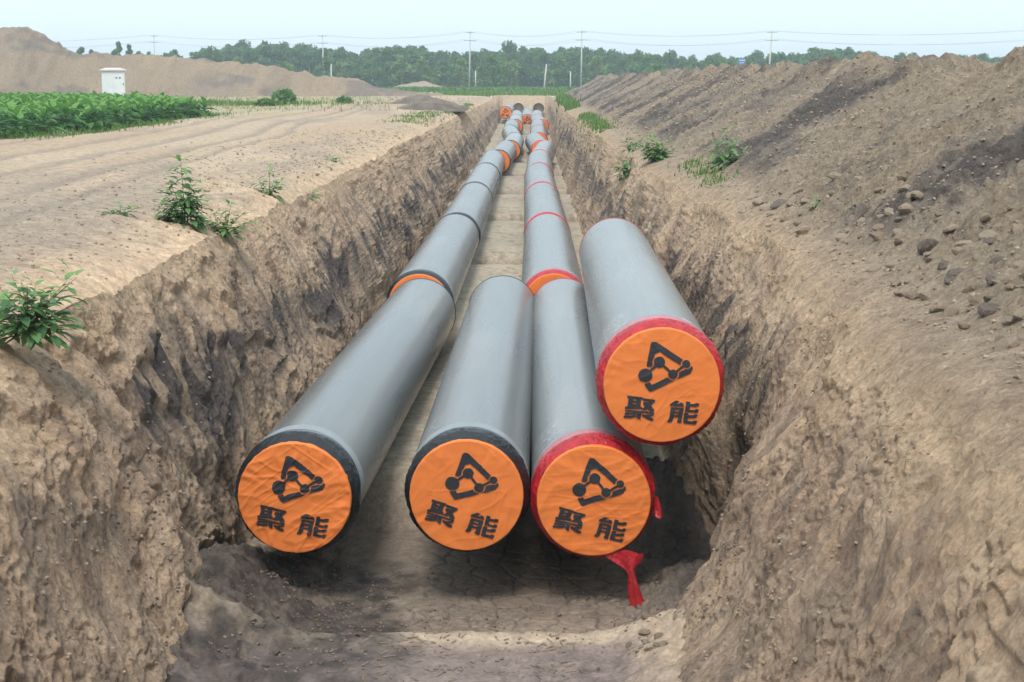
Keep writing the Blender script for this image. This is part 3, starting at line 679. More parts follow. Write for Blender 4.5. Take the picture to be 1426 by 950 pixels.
def build_film(seed, fine, r0=.556, r1=.616, y0=.05, y1=.34):
    nr, na = (22, 320) if fine else (7, 64)
    t = np.linspace(0, 1, nr)[:, None]; th = np.linspace(0, 2 * pi, na, endpoint=False)[None, :]
    yy = y0 + (y1 - y0) * t + 0 * th
    rr = np.interp(t[:, 0], [0, .10, .32, .6, .9, 1], [r0, r0 + .014, r1 - .012, r1, .609, .606])[:, None] + 0 * th
    k = th / (2 * pi)
    wr = (ridge(k * 70 + t * 6, t * 3 + 0 * th, 2, seed) * .6 + fbm(k * 24 - t * 5, t * 2 + 0 * th, 3, seed + 1)) * np.minimum(1, np.minimum(k, 1 - k) * 40)
    rr = rr + (.017 if fine else .005) * wr * np.sin(np.clip(t * .9 + .12, 0, 1) * pi)
    sag = .012 * np.clip(-np.sin(th), 0, 1) * (1 - t)
    rr = rr + sag
    yy = yy + .03 * vn(k * 12, t * 0 + .5 + seed + 0 * th, seed) * t * np.minimum(1, np.minimum(k, 1 - k) * 12)
    P = np.stack([rr * np.cos(th), yy, rr * np.sin(th)], -1)
    return np_mesh('film_wrap', P, grid_faces(nr, na, True))
def tube_mesh(name, prof_, na=96, dent=0, seed=0):
    ys = np.array([p[1] for p in prof_]); rs = np.array([p[0] for p in prof_])
    th = np.linspace(0, 2 * pi, na, endpoint=False)[None, :]
    rr = rs[:, None] + 0 * th
    if dent:
        k = th / (2 * pi) * 12
        rr = rr + dent * np.sin(th * 2 + ys[:, None] * .8 + seed) + dent * .8 * np.sin(th * 3 - ys[:, None] * 1.7 + seed)
    P = np.stack([rr * np.cos(th), ys[:, None] + 0 * th, rr * np.sin(th)], -1)
    return np_mesh(name, P, grid_faces(len(prof_), na, True))
LEN = 11.72
far_meshes = {}
def make_pipe(a, b, color, label, group, roll=0, amp=1, fine=False, seed=0):
    """a, b: centres of near and far ends"""
    a = Vector(a); b = Vector(b); a = a - (b - a).normalized() * .08; dr_ = (b - a); L = dr_.length; dr_.normalize()
    o = empty('insulated_pipe', a, label, 'pipe', group)
    xax = dr_.cross(Vector((0, 0, 1))).normalized(); zax = xax.cross(dr_)
    o.rotation_euler = Matrix((xax, dr_, zax)).transposed().to_euler()
    na = 128 if fine else 56
    ys = [.24, .25] + list(np.linspace(.27, L - .1, 60 if fine else 12)) + [L - .03, L - .004, L]
    rs = [R - .012, R - .002] + [R] * (60 if fine else 12) + [R, R - .004, R - .03]
    key = (fine, round(L, 1), seed if fine else 0, color)
    film = {'black': M_blackfilm, 'red': M_redfilm}[color]
    if key not in far_meshes:
        d_ = {}
        d_['body'] = tube_mesh('pipe_body', list(zip(rs, ys)), na, .0012 if fine else 0, seed)
        d_['film'] = build_film(seed, fine)
        d_['sleeve'] = tube_mesh('sleeve', [(R + .0005, .38), (R + .004, .385), (R + .004, .54), (R + .0065, .545), (R + .0065, .565), (R + .0005, .57)], na)
        d_['thin'] = tube_mesh('thin_film', [(R + .008, .27), (R + .0085, .30), (R + .0085, .47 if fine else .4), (R + .0055, .48 if fine else .41)], na, .0008)
        w = .05
        d_['band'] = tube_mesh('end_band', [(R + .001, L - w), (R + .006, L - w + .004), (R + .007, L - .02), (R + .004, L + .012), (R - .03, L + .02)], na)
        d_['plug'] = tube_mesh('end_plug', [(R - .03, L + .018), (R - .06, L + .014), (.001, L + .010)], na)
        d_['cap'], d_['print'] = build_cap(seed, roll, amp, fine)
        far_meshes[key] = d_
    d_ = far_meshes[key]
    link('pipe_body', d_['body'], M_pipe, o)
    link('sleeve', d_['sleeve'], M_sleeve, o)
    fw = link('film_wrap', d_['film'], film, o)
    if color == 'red': link('thin_film', d_['thin'], M_pinkfilm, fw)
    link('end_band', d_['band'], {'black': M_blackfilm, 'red': M_redfilm}[color], o)
    link('end_plug', d_['plug'], M_orange, o)
    c = link('cap', d_['cap'], M_orange, o)
    link('print', d_['print'], M_print, c)
    return o
gL = 'grey pipes of the black banded row along the left wall'
gR = 'grey pipes of the red banded row along the right'
make_pipe((-2.29, 14.3, -2.32), (-1.90, 26.25, -2.33), 'black', 'leftmost big grey pipe in front, black wrapped rim and wrinkled orange cap', gL, math.radians(5), 1.7, True, 1)
make_pipe((-.61, 14.3, -2.29), (-.47, 26.2, -2.27), 'black', 'big grey pipe lying between the rows in front, black wrapped rim, orange cap', 'loose front pipes', math.radians(11), .8, True, 2)
p3 = make_pipe((.63, 14.3, -2.34), (.60, 26.15, -2.31), 'red', 'big grey pipe with torn red film hanging below its orange cap, under the raised pipe', gR, math.radians(8), .8, True, 3)
p4 = make_pipe((1.265, 14.2, -1.17), (1.48, 26.3, -1.27), 'red', 'big grey pipe leaning raised on the right wall on top of another, red rim', 'loose front pipes', 0.0, .6, True, 4)
ORD = ['second', 'third', 'fourth', 'fifth', 'sixth', 'seventh', 'eighth', 'ninth', 'tenth', 'eleventh']
def zj(Y): return -2.275 + float(rise(np.array(Y)))
Lrow = [((-1.98, -1.90)), (-1.88, -1.85), (-1.86, -1.84), (-1.83, -1.83), (-1.55, -1.35), (-1.12, -1.0), (-1.0, -1.45), (-1.42, -1.45), (-1.15, -1.25), (-1.25, -1.3)]
for i, (x0, x1) in enumerate(Lrow):
    y0 = 26.85 + 12.05 * i
    make_pipe((x0, y0, zj(y0)), (x1, y0 + 11.75, zj(y0 + 11.75)), 'black', ORD[i] + ' pipe from the front in the black banded row along the left wall', gL, math.radians(6), .6, False, 5)
Rrow = [(.44, .46), (.46, .42), (.42, .38), (.40, .48), (.48, .90), (.66, .30), (.58, .64), (.62, .66), (.95, .66), (.66, .68)]
for i, (x0, x1) in enumerate(Rrow):
    y0 = 26.95 + 12.05 * i
    make_pipe((x0, y0, zj(y0)), (x1, y0 + 11.75, zj(y0 + 11.75)), 'red', ORD[i] + ' pipe from the front in the red banded row on the right', gR, math.radians(8), .6, False, 6)
make_pipe((-2.3, 144, -1.30), (-2.2, 155.7, -1.25), 'black', 'far pipe stacked high against the left wall near the trench end, orange cap facing us', 'far loose pipes', .05, .6, False, 5)
make_pipe((-.22, 143, -2.02), (-.25, 154.7, -1.7), 'black', 'far loose pipe lying between the two rows near the trench end, orange cap facing us', 'far loose pipes', .05, .6, False, 5)
# sticker on the raised pipe
ang = math.radians(62); me = bpy.data.meshes.new('sticker'); pts = []
for yy in (.56, .63):
    for k in range(5):
        a_ = ang - .09 + .045 * k; pts.append(((R + .003) * math.cos(a_), yy, (R + .003) * math.sin(a_)))
me.from_pydata(pts, [], [(k, k + 5, k + 6, k + 1) for k in range(4)]); link('sticker', me, M_sticker, p4)
# torn film hanging from the lower red pipe
def ribbon(pts, wid, fold, seed, n=9):
    r_ = random.Random(seed); V = []; F = []
    m = len(pts)
    for i, p in enumerate(pts):
        w = wid[i]
        for k in range(n):
            u = k / (n - 1) - .5
            V.append((p[0] + u * w + r_.uniform(-.004, .004), p[1] + fold[i] * math.sin(k * 2.1 + i * .5 + seed) + r_.uniform(-.004, .004), p[2] - abs(u) * w * .25 + r_.uniform(-.01, .01)))
    for i in range(m - 1):
        for k in range(n - 1): F.append((i * n + k, i * n + k + 1, (i + 1) * n + k + 1, (i + 1) * n + k))
    me = bpy.data.meshes.new('torn_film'); me.from_pydata(V, [], F); me.update(); 
    md = [True] * len(me.polygons); me.polygons.foreach_set('use_smooth', md)
    return me
t1 = ribbon([(.30, .02, -.50), (.34, .015, -.60), (.36, .01, -.68), (.375, 0, -.74), (.385, -.01, -.80), (.40, -.02, -.88), (.425, -.03, -.97), (.45, -.04, -1.04)],
            [.40, .26, .10, .07, .09, .12, .14, .16], [.01, .02, .025, .02, .02, .03, .03, .04], 3)
link('torn_film', t1, M_redfilm, p3)
t2 = ribbon([(.62, .10, .02), (.63, .10, -.08), (.64, .09, -.16), (.655, .07, -.19)], [.03, .07, .08, .03], [.01, .02, .02, .01], 5, 5)
link('torn_film', t2, M_redfilm, p3)

# bores in the end wall of the trench
bore_lab = ['dark round bore in the end wall of the trench behind the left row', 'dark round bore in the end wall of the trench behind the right row']
for k, bx in enumerate((-1.24, .93)):
    bz = -1.3
    me = tube_mesh('bore_casing', [(.60, 0), (.62, 0), (.62, .9), (.58, .9), (.58, .02), (.60, 0)], 48)
    o = empty('bore_casing', (bx, 163.6, bz), bore_lab[k], 'tunnel casing', 'bores in the trench end wall')
    link('casing_ring', me, M_boredark, o)
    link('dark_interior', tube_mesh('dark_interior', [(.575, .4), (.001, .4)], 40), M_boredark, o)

# ================================================================== LOOSE SOIL
def clod_proto(seed, sub=2):
    import bmesh
    bm = bmesh.new(); bmesh.ops.create_icosphere(bm, subdivisions=sub, radius=1)
    V = np.array([v.co[:] for v in bm.verts])
    r_ = np.random.default_rng(seed)
    ns = r_.normal(size=(9, 3)); ns /= np.linalg.norm(ns, axis=1)[:, None]; ds = r_.uniform(.45, .9, 9)
    k = np.ones(len(V))
    for nrm, dd in zip(ns, ds):                       # chop with random planes: angular lumps
        dp = V @ nrm; k = np.where(dp > dd, np.minimum(k, dd / np.maximum(dp, 1e-6)), k)
    V = V * k[:, None] * (1 + r_.normal(size=(len(V), 1)) * .04) * np.array([1, r_.uniform(.75, 1), r_.uniform(.55, .8)])
    F = np.array([[v.index for v in f.verts] for f in bm.faces]); bm.free()
    return V, F
protoL = [clod_proto(20 + i, 2) for i in range(5)]; protoS = [clod_proto(40 + i, 1) for i in range(5)]
def scatter_mesh(name, P, sc, protos, mat, **kw):
    """P (n,3), sc (n,) -> one joined mesh"""
    V = []; F = []; b = 0
    for i in range(len(P)):
        v, f = protos[i % len(protos)]
        a_ = rng.uniform(0, 2 * pi); c, s = math.cos(a_), math.sin(a_)
        Rm = np.array([[c, -s, 0], [s, c, 0], [0, 0, 1]])
        V.append((v * sc[i]) @ Rm.T + P[i]); F.append(f + b); b += len(v)
    return link(name, np_mesh(name, np.concatenate(V), np.concatenate(F), None, False), mat, kind='stuff', **kw)
def hz(x, y): return ground_h(x, y)
def wall_pt(side, y, t):
    i = int(np.clip(np.searchsorted(ROW, y), 1, nR - 1)); X_, Z_ = (XL, ZL) if side < 0 else (XR, ZR)
    j = int(t * (nW - 1)); j = j if side < 0 else nW - 1 - j
    return Vector((X_[i, j], ROW[i], Z_[i, j]))
mb = MB()
for _ in range(150):
    sd_ = random.choice((-1, 1)); p = wall_pt(sd_, random.uniform(8.5, 20), random.uniform(.03, .7) ** 1.3)
    q = p + Vector((-sd_ * random.uniform(.02, .07), random.uniform(-.05, .05), random.uniform(-.09, .02)))
    mb.tube([p - Vector((-sd_ * .03, 0, 0)), q, q + Vector((-sd_ * .01, random.uniform(-.04, .04), random.uniform(-.09, -.01)))], [.0035, .0028, .0015], 4)
link('root_bits', mb.mesh('root_bits'), M_straw, kind='stuff', label='thin dry roots poking out of the near trench walls', category='roots')
P = []; sc = []
for _ in range(2600):
    sd_ = random.choice((-1, 1)); y_ = 8.5 * 2.6 ** random.random(); P.append(tuple(wall_pt(sd_, y_, random.random()))); sc.append(random.choice([.006, .009, .013, .02, .03]))
scatter_mesh('wall_crumbs', np.array(P), np.array(sc), protoS, M_clod, label='loose crumbs of earth clinging to the near trench walls', category='soil crumbs')
# individual large clods, at the foot of the heap and on the verge
cl_meshes = []
for i in range(5):
    for m in (M_clod, M_clodd, M_clodl):
        me = np_mesh('soil_clod', protoL[i][0], protoL[i][1], None, False); me.materials.append(m); cl_meshes.append(me)
def clod(x, y, s, mi, label, group, sink=.35):
    o = link('soil_clod', cl_meshes[mi]); o.location = (x, y, hz(x, y) + s * (.5 - sink) * .6)
    o.scale = (s, s * random.uniform(.8, 1.1), s * random.uniform(.7, 1)); o.rotation_euler = (random.uniform(-.4, .4), random.uniform(-.4, .4), random.uniform(0, 6.28))
    o['label'] = label; o['category'] = 'soil clod'
    if group: o['group'] = group
    return o
big = [(3.72, 14.1, .17, 4, 'largest dark angular clod at the foot of the right spoil heap'), (3.35, 10.9, .12, 7, 'dark crumbly clod near the right edge of the verge'),
       (3.55, 21.5, .16, 4, 'brown clod beside the broad leaved weed on the right verge'), (4.05, 13.3, .12, 8, 'pale clod lying on the lower slope of the right heap'),
       (4.0, 15.0, .13, 1, 'dark clod on the lower slope behind the largest clod')]
for b_ in big: clod(*b_, 'large clods on the right')
for _ in range(34):
    y_ = random.uniform(9.6, 15.5); x_ = float(np.interp(y_, ROW, foot_x)) + .15 + abs(random.gauss(0, .5))
    clod(x_, y_, random.uniform(.07, .15), random.choice([0, 3, 6, 9, 12, 2, 5, 8, 4, 13]), 'big angular broken lump of soil at the near foot of the right heap', 'big broken lumps at the near foot of the right heap', .6)
def pick(n, fn):
    out = []
    for _ in range(n): out.append(fn())
    return out
for _ in range(120):
    y_ = 9.2 * (2.6 ** random.random()); x_ = float(np.interp(y_, ROW, foot_x)) + abs(random.gauss(0, .55)) - .12
    s = random.choice([.035, .05, .06, .08]) * (1 + y_ / 40)
    clod(x_, y_, s, random.choice([0, 2, 3, 5, 6, 8, 9, 11, 12, 14, 4]), 'lump of dry soil among many at the foot of the right spoil heap', 'soil lumps at the foot of the right heap')
for _ in range(45):
    y_ = random.uniform(11.3, 12.7); x_ = .75 + .5 * random.random() ** .7
    clod(x_, y_, random.choice([.025, .035, .05, .07]), random.choice([0, 2, 3, 5, 6, 8]), 'crumbled clod of tan soil at the right end of the bench lip', 'crumbled clods by the right wall')
for _ in range(45):
    y_ = random.uniform(11.3, 13.6); x_ = random.uniform(-2.65, -1.3)
    clod(x_, y_, random.choice([.02, .03, .05]), random.choice([1, 4, 7, 10, 1, 0]), 'dark crumb of soil on the bank left of the cracked pit', 'dark crumbs on the left bank')
# masses of smaller crumbs
P = []; sc = []
for _ in range(9000):
    y_ = 8.5 * (9 ** random.random()); x_ = float(np.interp(y_, ROW, foot_x)) + random.uniform(-.1, 1) ** 1 * 3.9
    P.append((x_, y_, hz(x_, y_) + .006)); sc.append(random.choice([.008, .010, .012, .016, .022, .032]) * (.6 + y_ / 32))
P = np.array(P); sc = np.array(sc); k = rng.random(len(P))
scatter_mesh('soil_crumbs', P[k < .55], sc[k < .55], protoS, M_clod, label='tan soil crumbs strewn over the right spoil heap', category='soil crumbs')
scatter_mesh('soil_crumbs', P[(k >= .55) & (k < .72)], sc[(k >= .55) & (k < .72)], protoS, M_clodd, label='dark soil crumbs strewn over the right spoil heap', category='soil crumbs')
scatter_mesh('soil_crumbs', P[k >= .72], sc[k >= .72], protoS, M_clodl, label='pale soil crumbs strewn over the right spoil heap', category='soil crumbs')
P = []; sc = []
for _ in range(4200):
    y_ = random.uniform(11.2, 15.5); 
    x_ = random.choice([random.uniform(-3.3, -1.3), random.uniform(-3.2, -1.9), random.uniform(.8, 1.9), random.uniform(-3, 1.5)])
    P.append((x_, y_, hz(x_, y_) + .004)); sc.append(random.choice([.006, .009, .013, .018, .026]))
scatter_mesh('pit_crumbs', np.array(P), np.array(sc), protoS, M_clodd, label='dark crumbs littering the banks of the near pit', category='soil crumbs')
P = []; sc = []
for _ in range(2500):
    y_ = 9 * (6 ** random.random()); x_ = -4.3 - abs(random.gauss(0, 2.0))
    P.append((x_, y_, hz(x_, y_) + .003)); sc.append(random.choice([.008, .012, .02, .03]) * (.6 + y_ / 35))
scatter_mesh('track_crumbs', np.array(P), np.array(sc), protoS, M_clod, label='small crumbs of soil along the left lip of the trench', category='soil crumbs')
# straw bits on the bench
V = []; F = []
for _ in range(170):
    x_ = random.choice([random.uniform(-1.4, .9), random.gauss(.1, .18), random.gauss(-.9, .15)]); y_ = random.uniform(11.0, 12.3); L_ = random.uniform(.02, .11); a_ = random.uniform(0, pi); z_ = hz(x_, y_) + .006
    dx, dy = math.cos(a_) * L_ / 2, math.sin(a_) * L_ / 2; wx_, wy_ = -math.sin(a_) * .010, math.cos(a_) * .010
    b_ = len(V); V += [(x_ - dx, y_ - dy, z_), (x_ + dx, y_ + dy, z_ + .004), (x_ + dx + wx_, y_ + dy + wy_, z_ + .008), (x_ - dx + wx_, y_ - dy + wy_, z_ + .004)]; F.append((b_, b_ + 1, b_ + 2, b_ + 3))
me = bpy.data.meshes.new('straw'); me.from_pydata(V, [], F); link('straw_bits', me, M_straw, kind='stuff', label='bits of straw scattered on the muddy bench', category='straw')

# two low heaps of dug soil on the track
def low_heap(x, y, w, h, label):
    g = np.linspace(-1, 1, 60); A, B = np.meshgrid(g, g)
    r_ = np.hypot(A, B); z = h * np.clip(1 - r_ ** 1.6, -.1, 1) * (1 + .25 * fbm(A * 3 + x, B * 3, 3, 2)) + .25 * h * clods(A + x, B, 4, 1) * (r_ < .95)
    c = mixc(np.array([.17, .135, .11]) + 0 * z[..., None], np.array([.26, .21, .16]), .5 + fbm(A * 3, B * 3, 3, 4))
    me = np_mesh('low_soil_heap', np.stack([A * w / 2, B * w * 1.2, z - .02], -1), grid_faces(60, 60), c)
    o = link('low_soil_heap', me, M_heap, label=label, category='soil heap'); o.location = (x, y, hz(x, y))
low_heap(-8.0, 112, 4.6, .62, 'farther low dark soil heap left of the trench end')
low_heap(-5.9, 93, 4.4, .55, 'nearer low dark soil heap beside the left lip of the trench')

# ================================================================== PLANTS
def leaf_mesh(name, l, w, mat, bend=.3, seg=3, fold=.25):
    V = []; F = []
    for i in range(seg + 1):
        t = i / seg; ww = w * math.sin(pi * min(1, t * .92 + .06)) ** .8 * (1 - .25 * t) / 2
        z = -bend * l * t * t
        V += [(-ww, l * t, z + fold * ww), (0, l * t, z), (ww, l * t, z + fold * ww)]
    for i in range(seg):
        a_ = i * 3; F += [(a_, a_ + 1, a_ + 4, a_ + 3), (a_ + 1, a_ + 2, a_ + 5, a_ + 4)]
    me = bpy.data.meshes.new(name); me.from_pydata(V, [], F); me.polygons.foreach_set('use_smooth', [True] * len(F)); me.materials.append(mat); return me
M_leafs = [leaf_mat('weed_leaf_%s' % n, c, c2) for n, c, c2 in (('deep', (.07, .155, .06), (.085, .185, .07)), ('mid', (.11, .23, .08), (.14, .265, .095)), ('young', (.18, .32, .10), (.22, .38, .13)))]
wl = [leaf_mesh('weed_leaf', 1, .55, m) for m in M_leafs]
def orient(o, loc, d, up=Vector((0, 0, 1)), s=1):
    d = Vector(d).normalized(); x = d.cross(up); 
    if x.length < 1e-3: x = Vector((1, 0, 0))
    x.normalize(); z = x.cross(d)
    M = Matrix((x, d, z)).transposed().to_4x4(); M.translation = Vector(loc)
    o.matrix_basis = M @ Matrix.Scale(s, 4)
def weed(x, y, stems, leaf, nleaf, label, cat='weed', z=None, stem_mat=None, seed=0, young=.25, group=None):
    """stems: list of (dx, dy, height, lean)"""
    r_ = random.Random(seed); z0 = hz(x, y) - .02 if z is None else z
    o = empty('weed_plant', (x, y, z0), label, cat, group)
    mb = MB(); spots = []
    for (dx, dy, h, dens) in stems:
        base = Vector((r_.uniform(-.03, .03), r_.uniform(-.03, .03), 0)); tip = Vector((dx, dy, h)); mid = (base + tip) / 2 + Vector((dx, dy, 0)) * -.12
        pts = [base, (base * .5 + mid * .5) + Vector((0, 0, .02 * h)), mid, mid * .5 + tip * .5, tip]
        mb.tube(pts, [.008, .007, .005, .004, .002], 5)
        dens = int(dens * (.92 if len(stems) > 20 else 1.35 if len(stems) > 10 else 1.9))
        for k in range(dens):
            t = .08 + .92 * (k + r_.random()) / dens
            q = pts[min(3, int(t * 4))].lerp(pts[min(3, int(t * 4)) + 1], t * 4 - min(3, int(t * 4)))
            spots.append((q, t, k))
    link('stem', mb.mesh('stem', True), stem_mat or M_stem, o)
    for q, t, k in spots:
        a_ = k * 2.4 + r_.uniform(-.5, .5); el = r_.uniform(-.35, .55) + (t > .9) * .5
        dd = Vector((math.cos(a_) * math.cos(el), math.sin(a_) * math.cos(el), math.sin(el)))
        off = dd * leaf * r_.uniform(.2, 1.1) * (1.1 - .6 * t); 
        m = wl[2] if (t > .85 or r_.random() < young * .5) else (wl[1] if r_.random() < .5 + young else wl[0])
        lf = bpy.data.objects.new('leaf', m); COL.objects.link(lf); lf.parent = o
        orient(lf, q + off, dd, s=leaf * r_.uniform(.65, 1.15) * (1.15 - .45 * t))
    return o
st = [(random.Random(i).uniform(-.40, .38), random.Random(i + 50).uniform(-.35, .3), random.Random(i + 99).uniform(-.12, .42), 15) for i in range(21)]
weed(-3.9, 11.6, st, .185, 0, 'leafy green bush hanging over the left lip of the trench at the left frame edge', 'bush', z=-.22, seed=3, stem_mat=M_redstem)
st = [(-.02, 0, .88, 44), (-.25, .02, .42, 18), (.18, .05, .40, 18), (-.14, -.1, .55, 20), (.10, -.08, .5, 20), (-.32, .1, .25, 12), (.05, .15, .45, 16), (.28, -.03, .25, 12)]
weed(-4.55, 19.8, st, .19, 0, 'tall spiky green weed on the left lip of the trench', seed=5, stem_mat=M_redstem)
st = [(.1, 0, .42, 14), (-.15, .05, .3, 12), (.3, .02, .35, 12), (.0, .15, .38, 12), (.38, .1, .22, 10), (-.3, 0, .2, 9)]
weed(-4.15, 20.4, st, .15, 0, 'paler low weed just right of the tall spiky weed', seed=6, young=.7)
weed(-4.35, 25.3, [(0, 0, .5, 14), (-.2, 0, .3, 10), (.2, 0, .28, 10), (.1, .1, .2, 8)], .15, 0, 'small upright weed with thin stem on the left lip beyond the spiky one', seed=7, young=.7)
weed(-5.25, 19.3, [(0, 0, .1, 8), (-.15, 0, .08, 7), (.15, 0, .08, 7)], .14, 0, 'low flat weed on the sandy ground left of the tall spiky weed', seed=8)
st = [(random.Random(i).uniform(-.42, .42), random.Random(i + 9).uniform(-.3, .3), random.Random(i + 77).uniform(.25, .62), 13) for i in range(13)]
weed(3.0, 36.0, st, .22, 0, 'round dark green bush on the right verge below the spoil heap', 'bush', seed=9)
weed(2.55, 40.0, [(0, 0, .6, 14), (.1, 0, .45, 10), (-.12, 0, .4, 10), (.02, .1, .5, 10)], .24, 0, 'narrow green weed on the right lip left of the dark bush', seed=10)
weed(2.85, 42.0, [(0, 0, .4, 10), (.25, 0, .35, 10), (-.2, 0, .3, 10)], .22, 0, 'small low weed between the narrow weed and the round dark bush', seed=11)
st = [(0, 0, .72, 16), (.2, 0, .5, 12), (-.2, .05, .45, 12), (.35, -.05, .35, 9), (.1, .1, .62, 12)]
weed(3.8, 29.5, st, .24, 0, 'bright broad leaved weed on the right at the foot of the heap', seed=12, young=.95)
weed(3.72, 19.6, [(0, 0, .18, 8), (.08, 0, .12, 5)], .1, 0, 'tiny pale seedling on the right verge', seed=13, young=.9)
weed(-4.1, 28.2, [(0, 0, .16, 8), (.1, 0, .12, 7), (-.1, 0, .1, 6)], .13, 0, 'small green tuft clinging just below the left lip', seed=14, young=.5)
weed(-4.55, 35.0, [(0, 0, .2, 8), (.14, 0, .16, 7), (-.14, 0, .16, 7)], .14, 0, 'little weed farther along the left lip of the trench', seed=15, young=.6)

def grass(name, regions, n, h, mat, label, cat='grass', seed=0, w=.02):
    r_ = random.Random(seed); V = []; F = []
    for (x0, x1, y0, y1) in regions:
        for _ in range(n):
            x_ = r_.gauss((x0 + x1) / 2, (x1 - x0) / 3.6); y_ = r_.uniform(y0, y1); z_ = hz(x_, y_) - .02
            hh_ = h * r_.uniform(.4, 1.1); a_ = r_.uniform(0, 6.28); l_ = r_.uniform(.1, .6) * hh_
            dx, dy = math.cos(a_), math.sin(a_); ww = w * (.5 + y_ / 110)
            b_ = len(V); V += [(x_ - dy * ww, y_ + dx * ww, z_), (x_ + dy * ww, y_ - dx * ww, z_), (x_ + dx * l_ * .4 + dy * ww * .6, y_ + dy * l_ * .4 - dx * ww * .6, z_ + hh_ * .6), (x_ + dx * l_ * .4 - dy * ww * .6, y_ + dy * l_ * .4 + dx * ww * .6, z_ + hh_ * .6), (x_ + dx * l_, y_ + dy * l_, z_ + hh_)]
            F += [(b_, b_ + 1, b_ + 2, b_ + 3), (b_ + 3, b_ + 2, b_ + 4)]
    me = bpy.data.meshes.new(name); me.from_pydata(V, [], F)
    return link(name, me, mat, kind='stuff', label=label, category=cat)
grass('grass_patch', [(2.45, 3.3, 58, 82)], 1300, .2, M_grass, 'long bright green grass patch on the right verge near the far end', seed=1)
grass('grass_patch', [(3.1, 3.8, 27, 33)], 420, .12, M_grass, 'thin grass around the broad leaved weed on the right', seed=2)
grass('grass_patch', [(-6.2, -4.4, 62, 84), (-4.9, -4.3, 84, 120)], 700, .16, M_grass, 'green grass on the left lip near the low soil heaps', seed=3)
grass('grass_patch', [(-5.6, -4.2, 20, 34), (-5.6, -4.3, 34, 60)], 330, .07, M_grass, 'sparse short grass along the left lip', seed=4, w=.008)
grass('grass_patch', [(-36, -14.5, 103, 112)], 2600, .4, M_grass, 'green weeds in a strip across the field beyond the crop', 'weeds', seed=5, w=.03)
grass('grass_patch', [(-16.2, -14.2, 44, 62), (-17.5, -14.6, 60, 76), (-18, -15.5, 42, 50)], 1500, .22, M_grass, 'green grass fringe along the near edge of the crop field', seed=6)
grass('dry_grass', [(-55, -8, 118, 150), (-40, -10, 84, 118)], 3000, .22, M_drygrass, 'straw coloured stubble on the field before the mound', 'stubble', seed=7, w=.025)
grass('grass_patch', [(-13, -1, 172, 200), (-3, 9, 176, 210), (2.5, 3.3, 100, 150)], 900, .6, M_grass, 'patchy weeds beyond the end of the trench', 'weeds', seed=8, w=.04)
grass('grass_patch', [(-60, 30, 240, 300), (-30, 10, 215, 250)], 4000, .7, M_treeA, 'low green scrub before the row of trees', 'scrub', seed=9, w=.12)

# shrub in the field strip
def shrub(x, y, w, h, label, n=700, mat=M_treeB, seed=0):
    r_ = np.random.default_rng(seed)
    o = empty('shrub', (x, y, hz(x, y)), label, 'shrub')
    q = r_.normal(size=(n, 3)); q /= np.linalg.norm(q, axis=1)[:, None]; q *= r_.random((n, 1)) ** .4; q[:, 2] = np.abs(q[:, 2])
    P = q * np.array([w / 2, w / 2, h]); V = []; F = []
    a = r_.normal(size=(n, 3)) * .09; b = r_.normal(size=(n, 3)) * .09
    V = np.stack([P - a, P + b, P + a, P - b], 1).reshape(-1, 3)
    link('foliage', np_mesh('foliage', V, np.arange(n * 4).reshape(-1, 4), None, False), mat, o)
    mb = MB()
    for k in range(5): mb.tube([(0, 0, 0), (r_.uniform(-.3, .3) * w, r_.uniform(-.3, .3) * w, h * .6)], [.02, .01], 5)
    link('stem', mb.mesh('stem'), M_stem, o)
shrub(-17.4, 108, 1.9, 1.15, 'bushy green shrub in the weed strip left of the track', seed=1)
shrub(-17.9, 103, 1.4, .5, 'lower green shrub in front of the bushy one in the weed strip', n=350, seed=2, mat=M_grass)
shrub(-14.4, 118, 1.3, .5, 'small green shrub at the right end of the weed strip', n=300, seed=3)

# broad leaved crop
cl = [leaf_mesh('crop_leaf', 1, .64, leaf_mat('crop_leaf_%s' % n, c, c2), .45, 4, .3) for n, c, c2 in (('deep', (.045, .14, .035), (.055, .16, .04)), ('mid', (.075, .20, .045), (.09, .23, .05)), ('young', (.14, .31, .06), (.17, .35, .08)))]
def leaf_spec(r_):
    out = []
    for k in range(13):
        t = k / 12; a_ = k * 2.4 + r_.uniform(-.3, .3); el = .05 + 1.0 * t + r_.uniform(-.15, .15)
        out.append((Vector((0, 0, .12 + .5 * t)), Vector((math.cos(a_) * math.cos(el), math.sin(a_) * math.cos(el), math.sin(el))), (.58 - .26 * t) * r_.uniform(.75, 1.2), 2 if t > .75 else (r_.randint(0, 1))))
    return out
specs = [leaf_spec(random.Random(i + 200)) for i in range(5)]
mb = MB(); mb.tube([(0, 0, -.03), (.01, 0, .3), (0, .01, .68)], [.02, .016, .008], 6); stem_me = mb.mesh('stem', True); stem_me.materials.append(M_stem)
def mesh_of(spec):
    V = []; F = []; mi = []
    mb = MB(); mb.tube([(0, 0, -.03), (.01, 0, .3), (0, .01, .68)], [.02, .016, .008], 5)
    for q, dd, s, m in spec:
        x = dd.cross(Vector((0, 0, 1))).normalized(); z = x.cross(dd); M = Matrix((x, dd, z)).transposed()
        src = cl[m]; mb.add([M @ (v.co * s) + q for v in src.vertices], [tuple(p.vertices) for p in src.polygons])
        mi += [m + 1] * len(src.polygons)
    me = mb.mesh('crop_plant', True); me.materials.append(M_stem)
    for m in cl: me.materials.append(m.materials[0])
    n0 = len(me.polygons) - len(mi); me.polygons.foreach_set('material_index', [0] * n0 + mi); return me
whole = [mesh_of(s) for s in specs]
pts = []
yy = 44.0
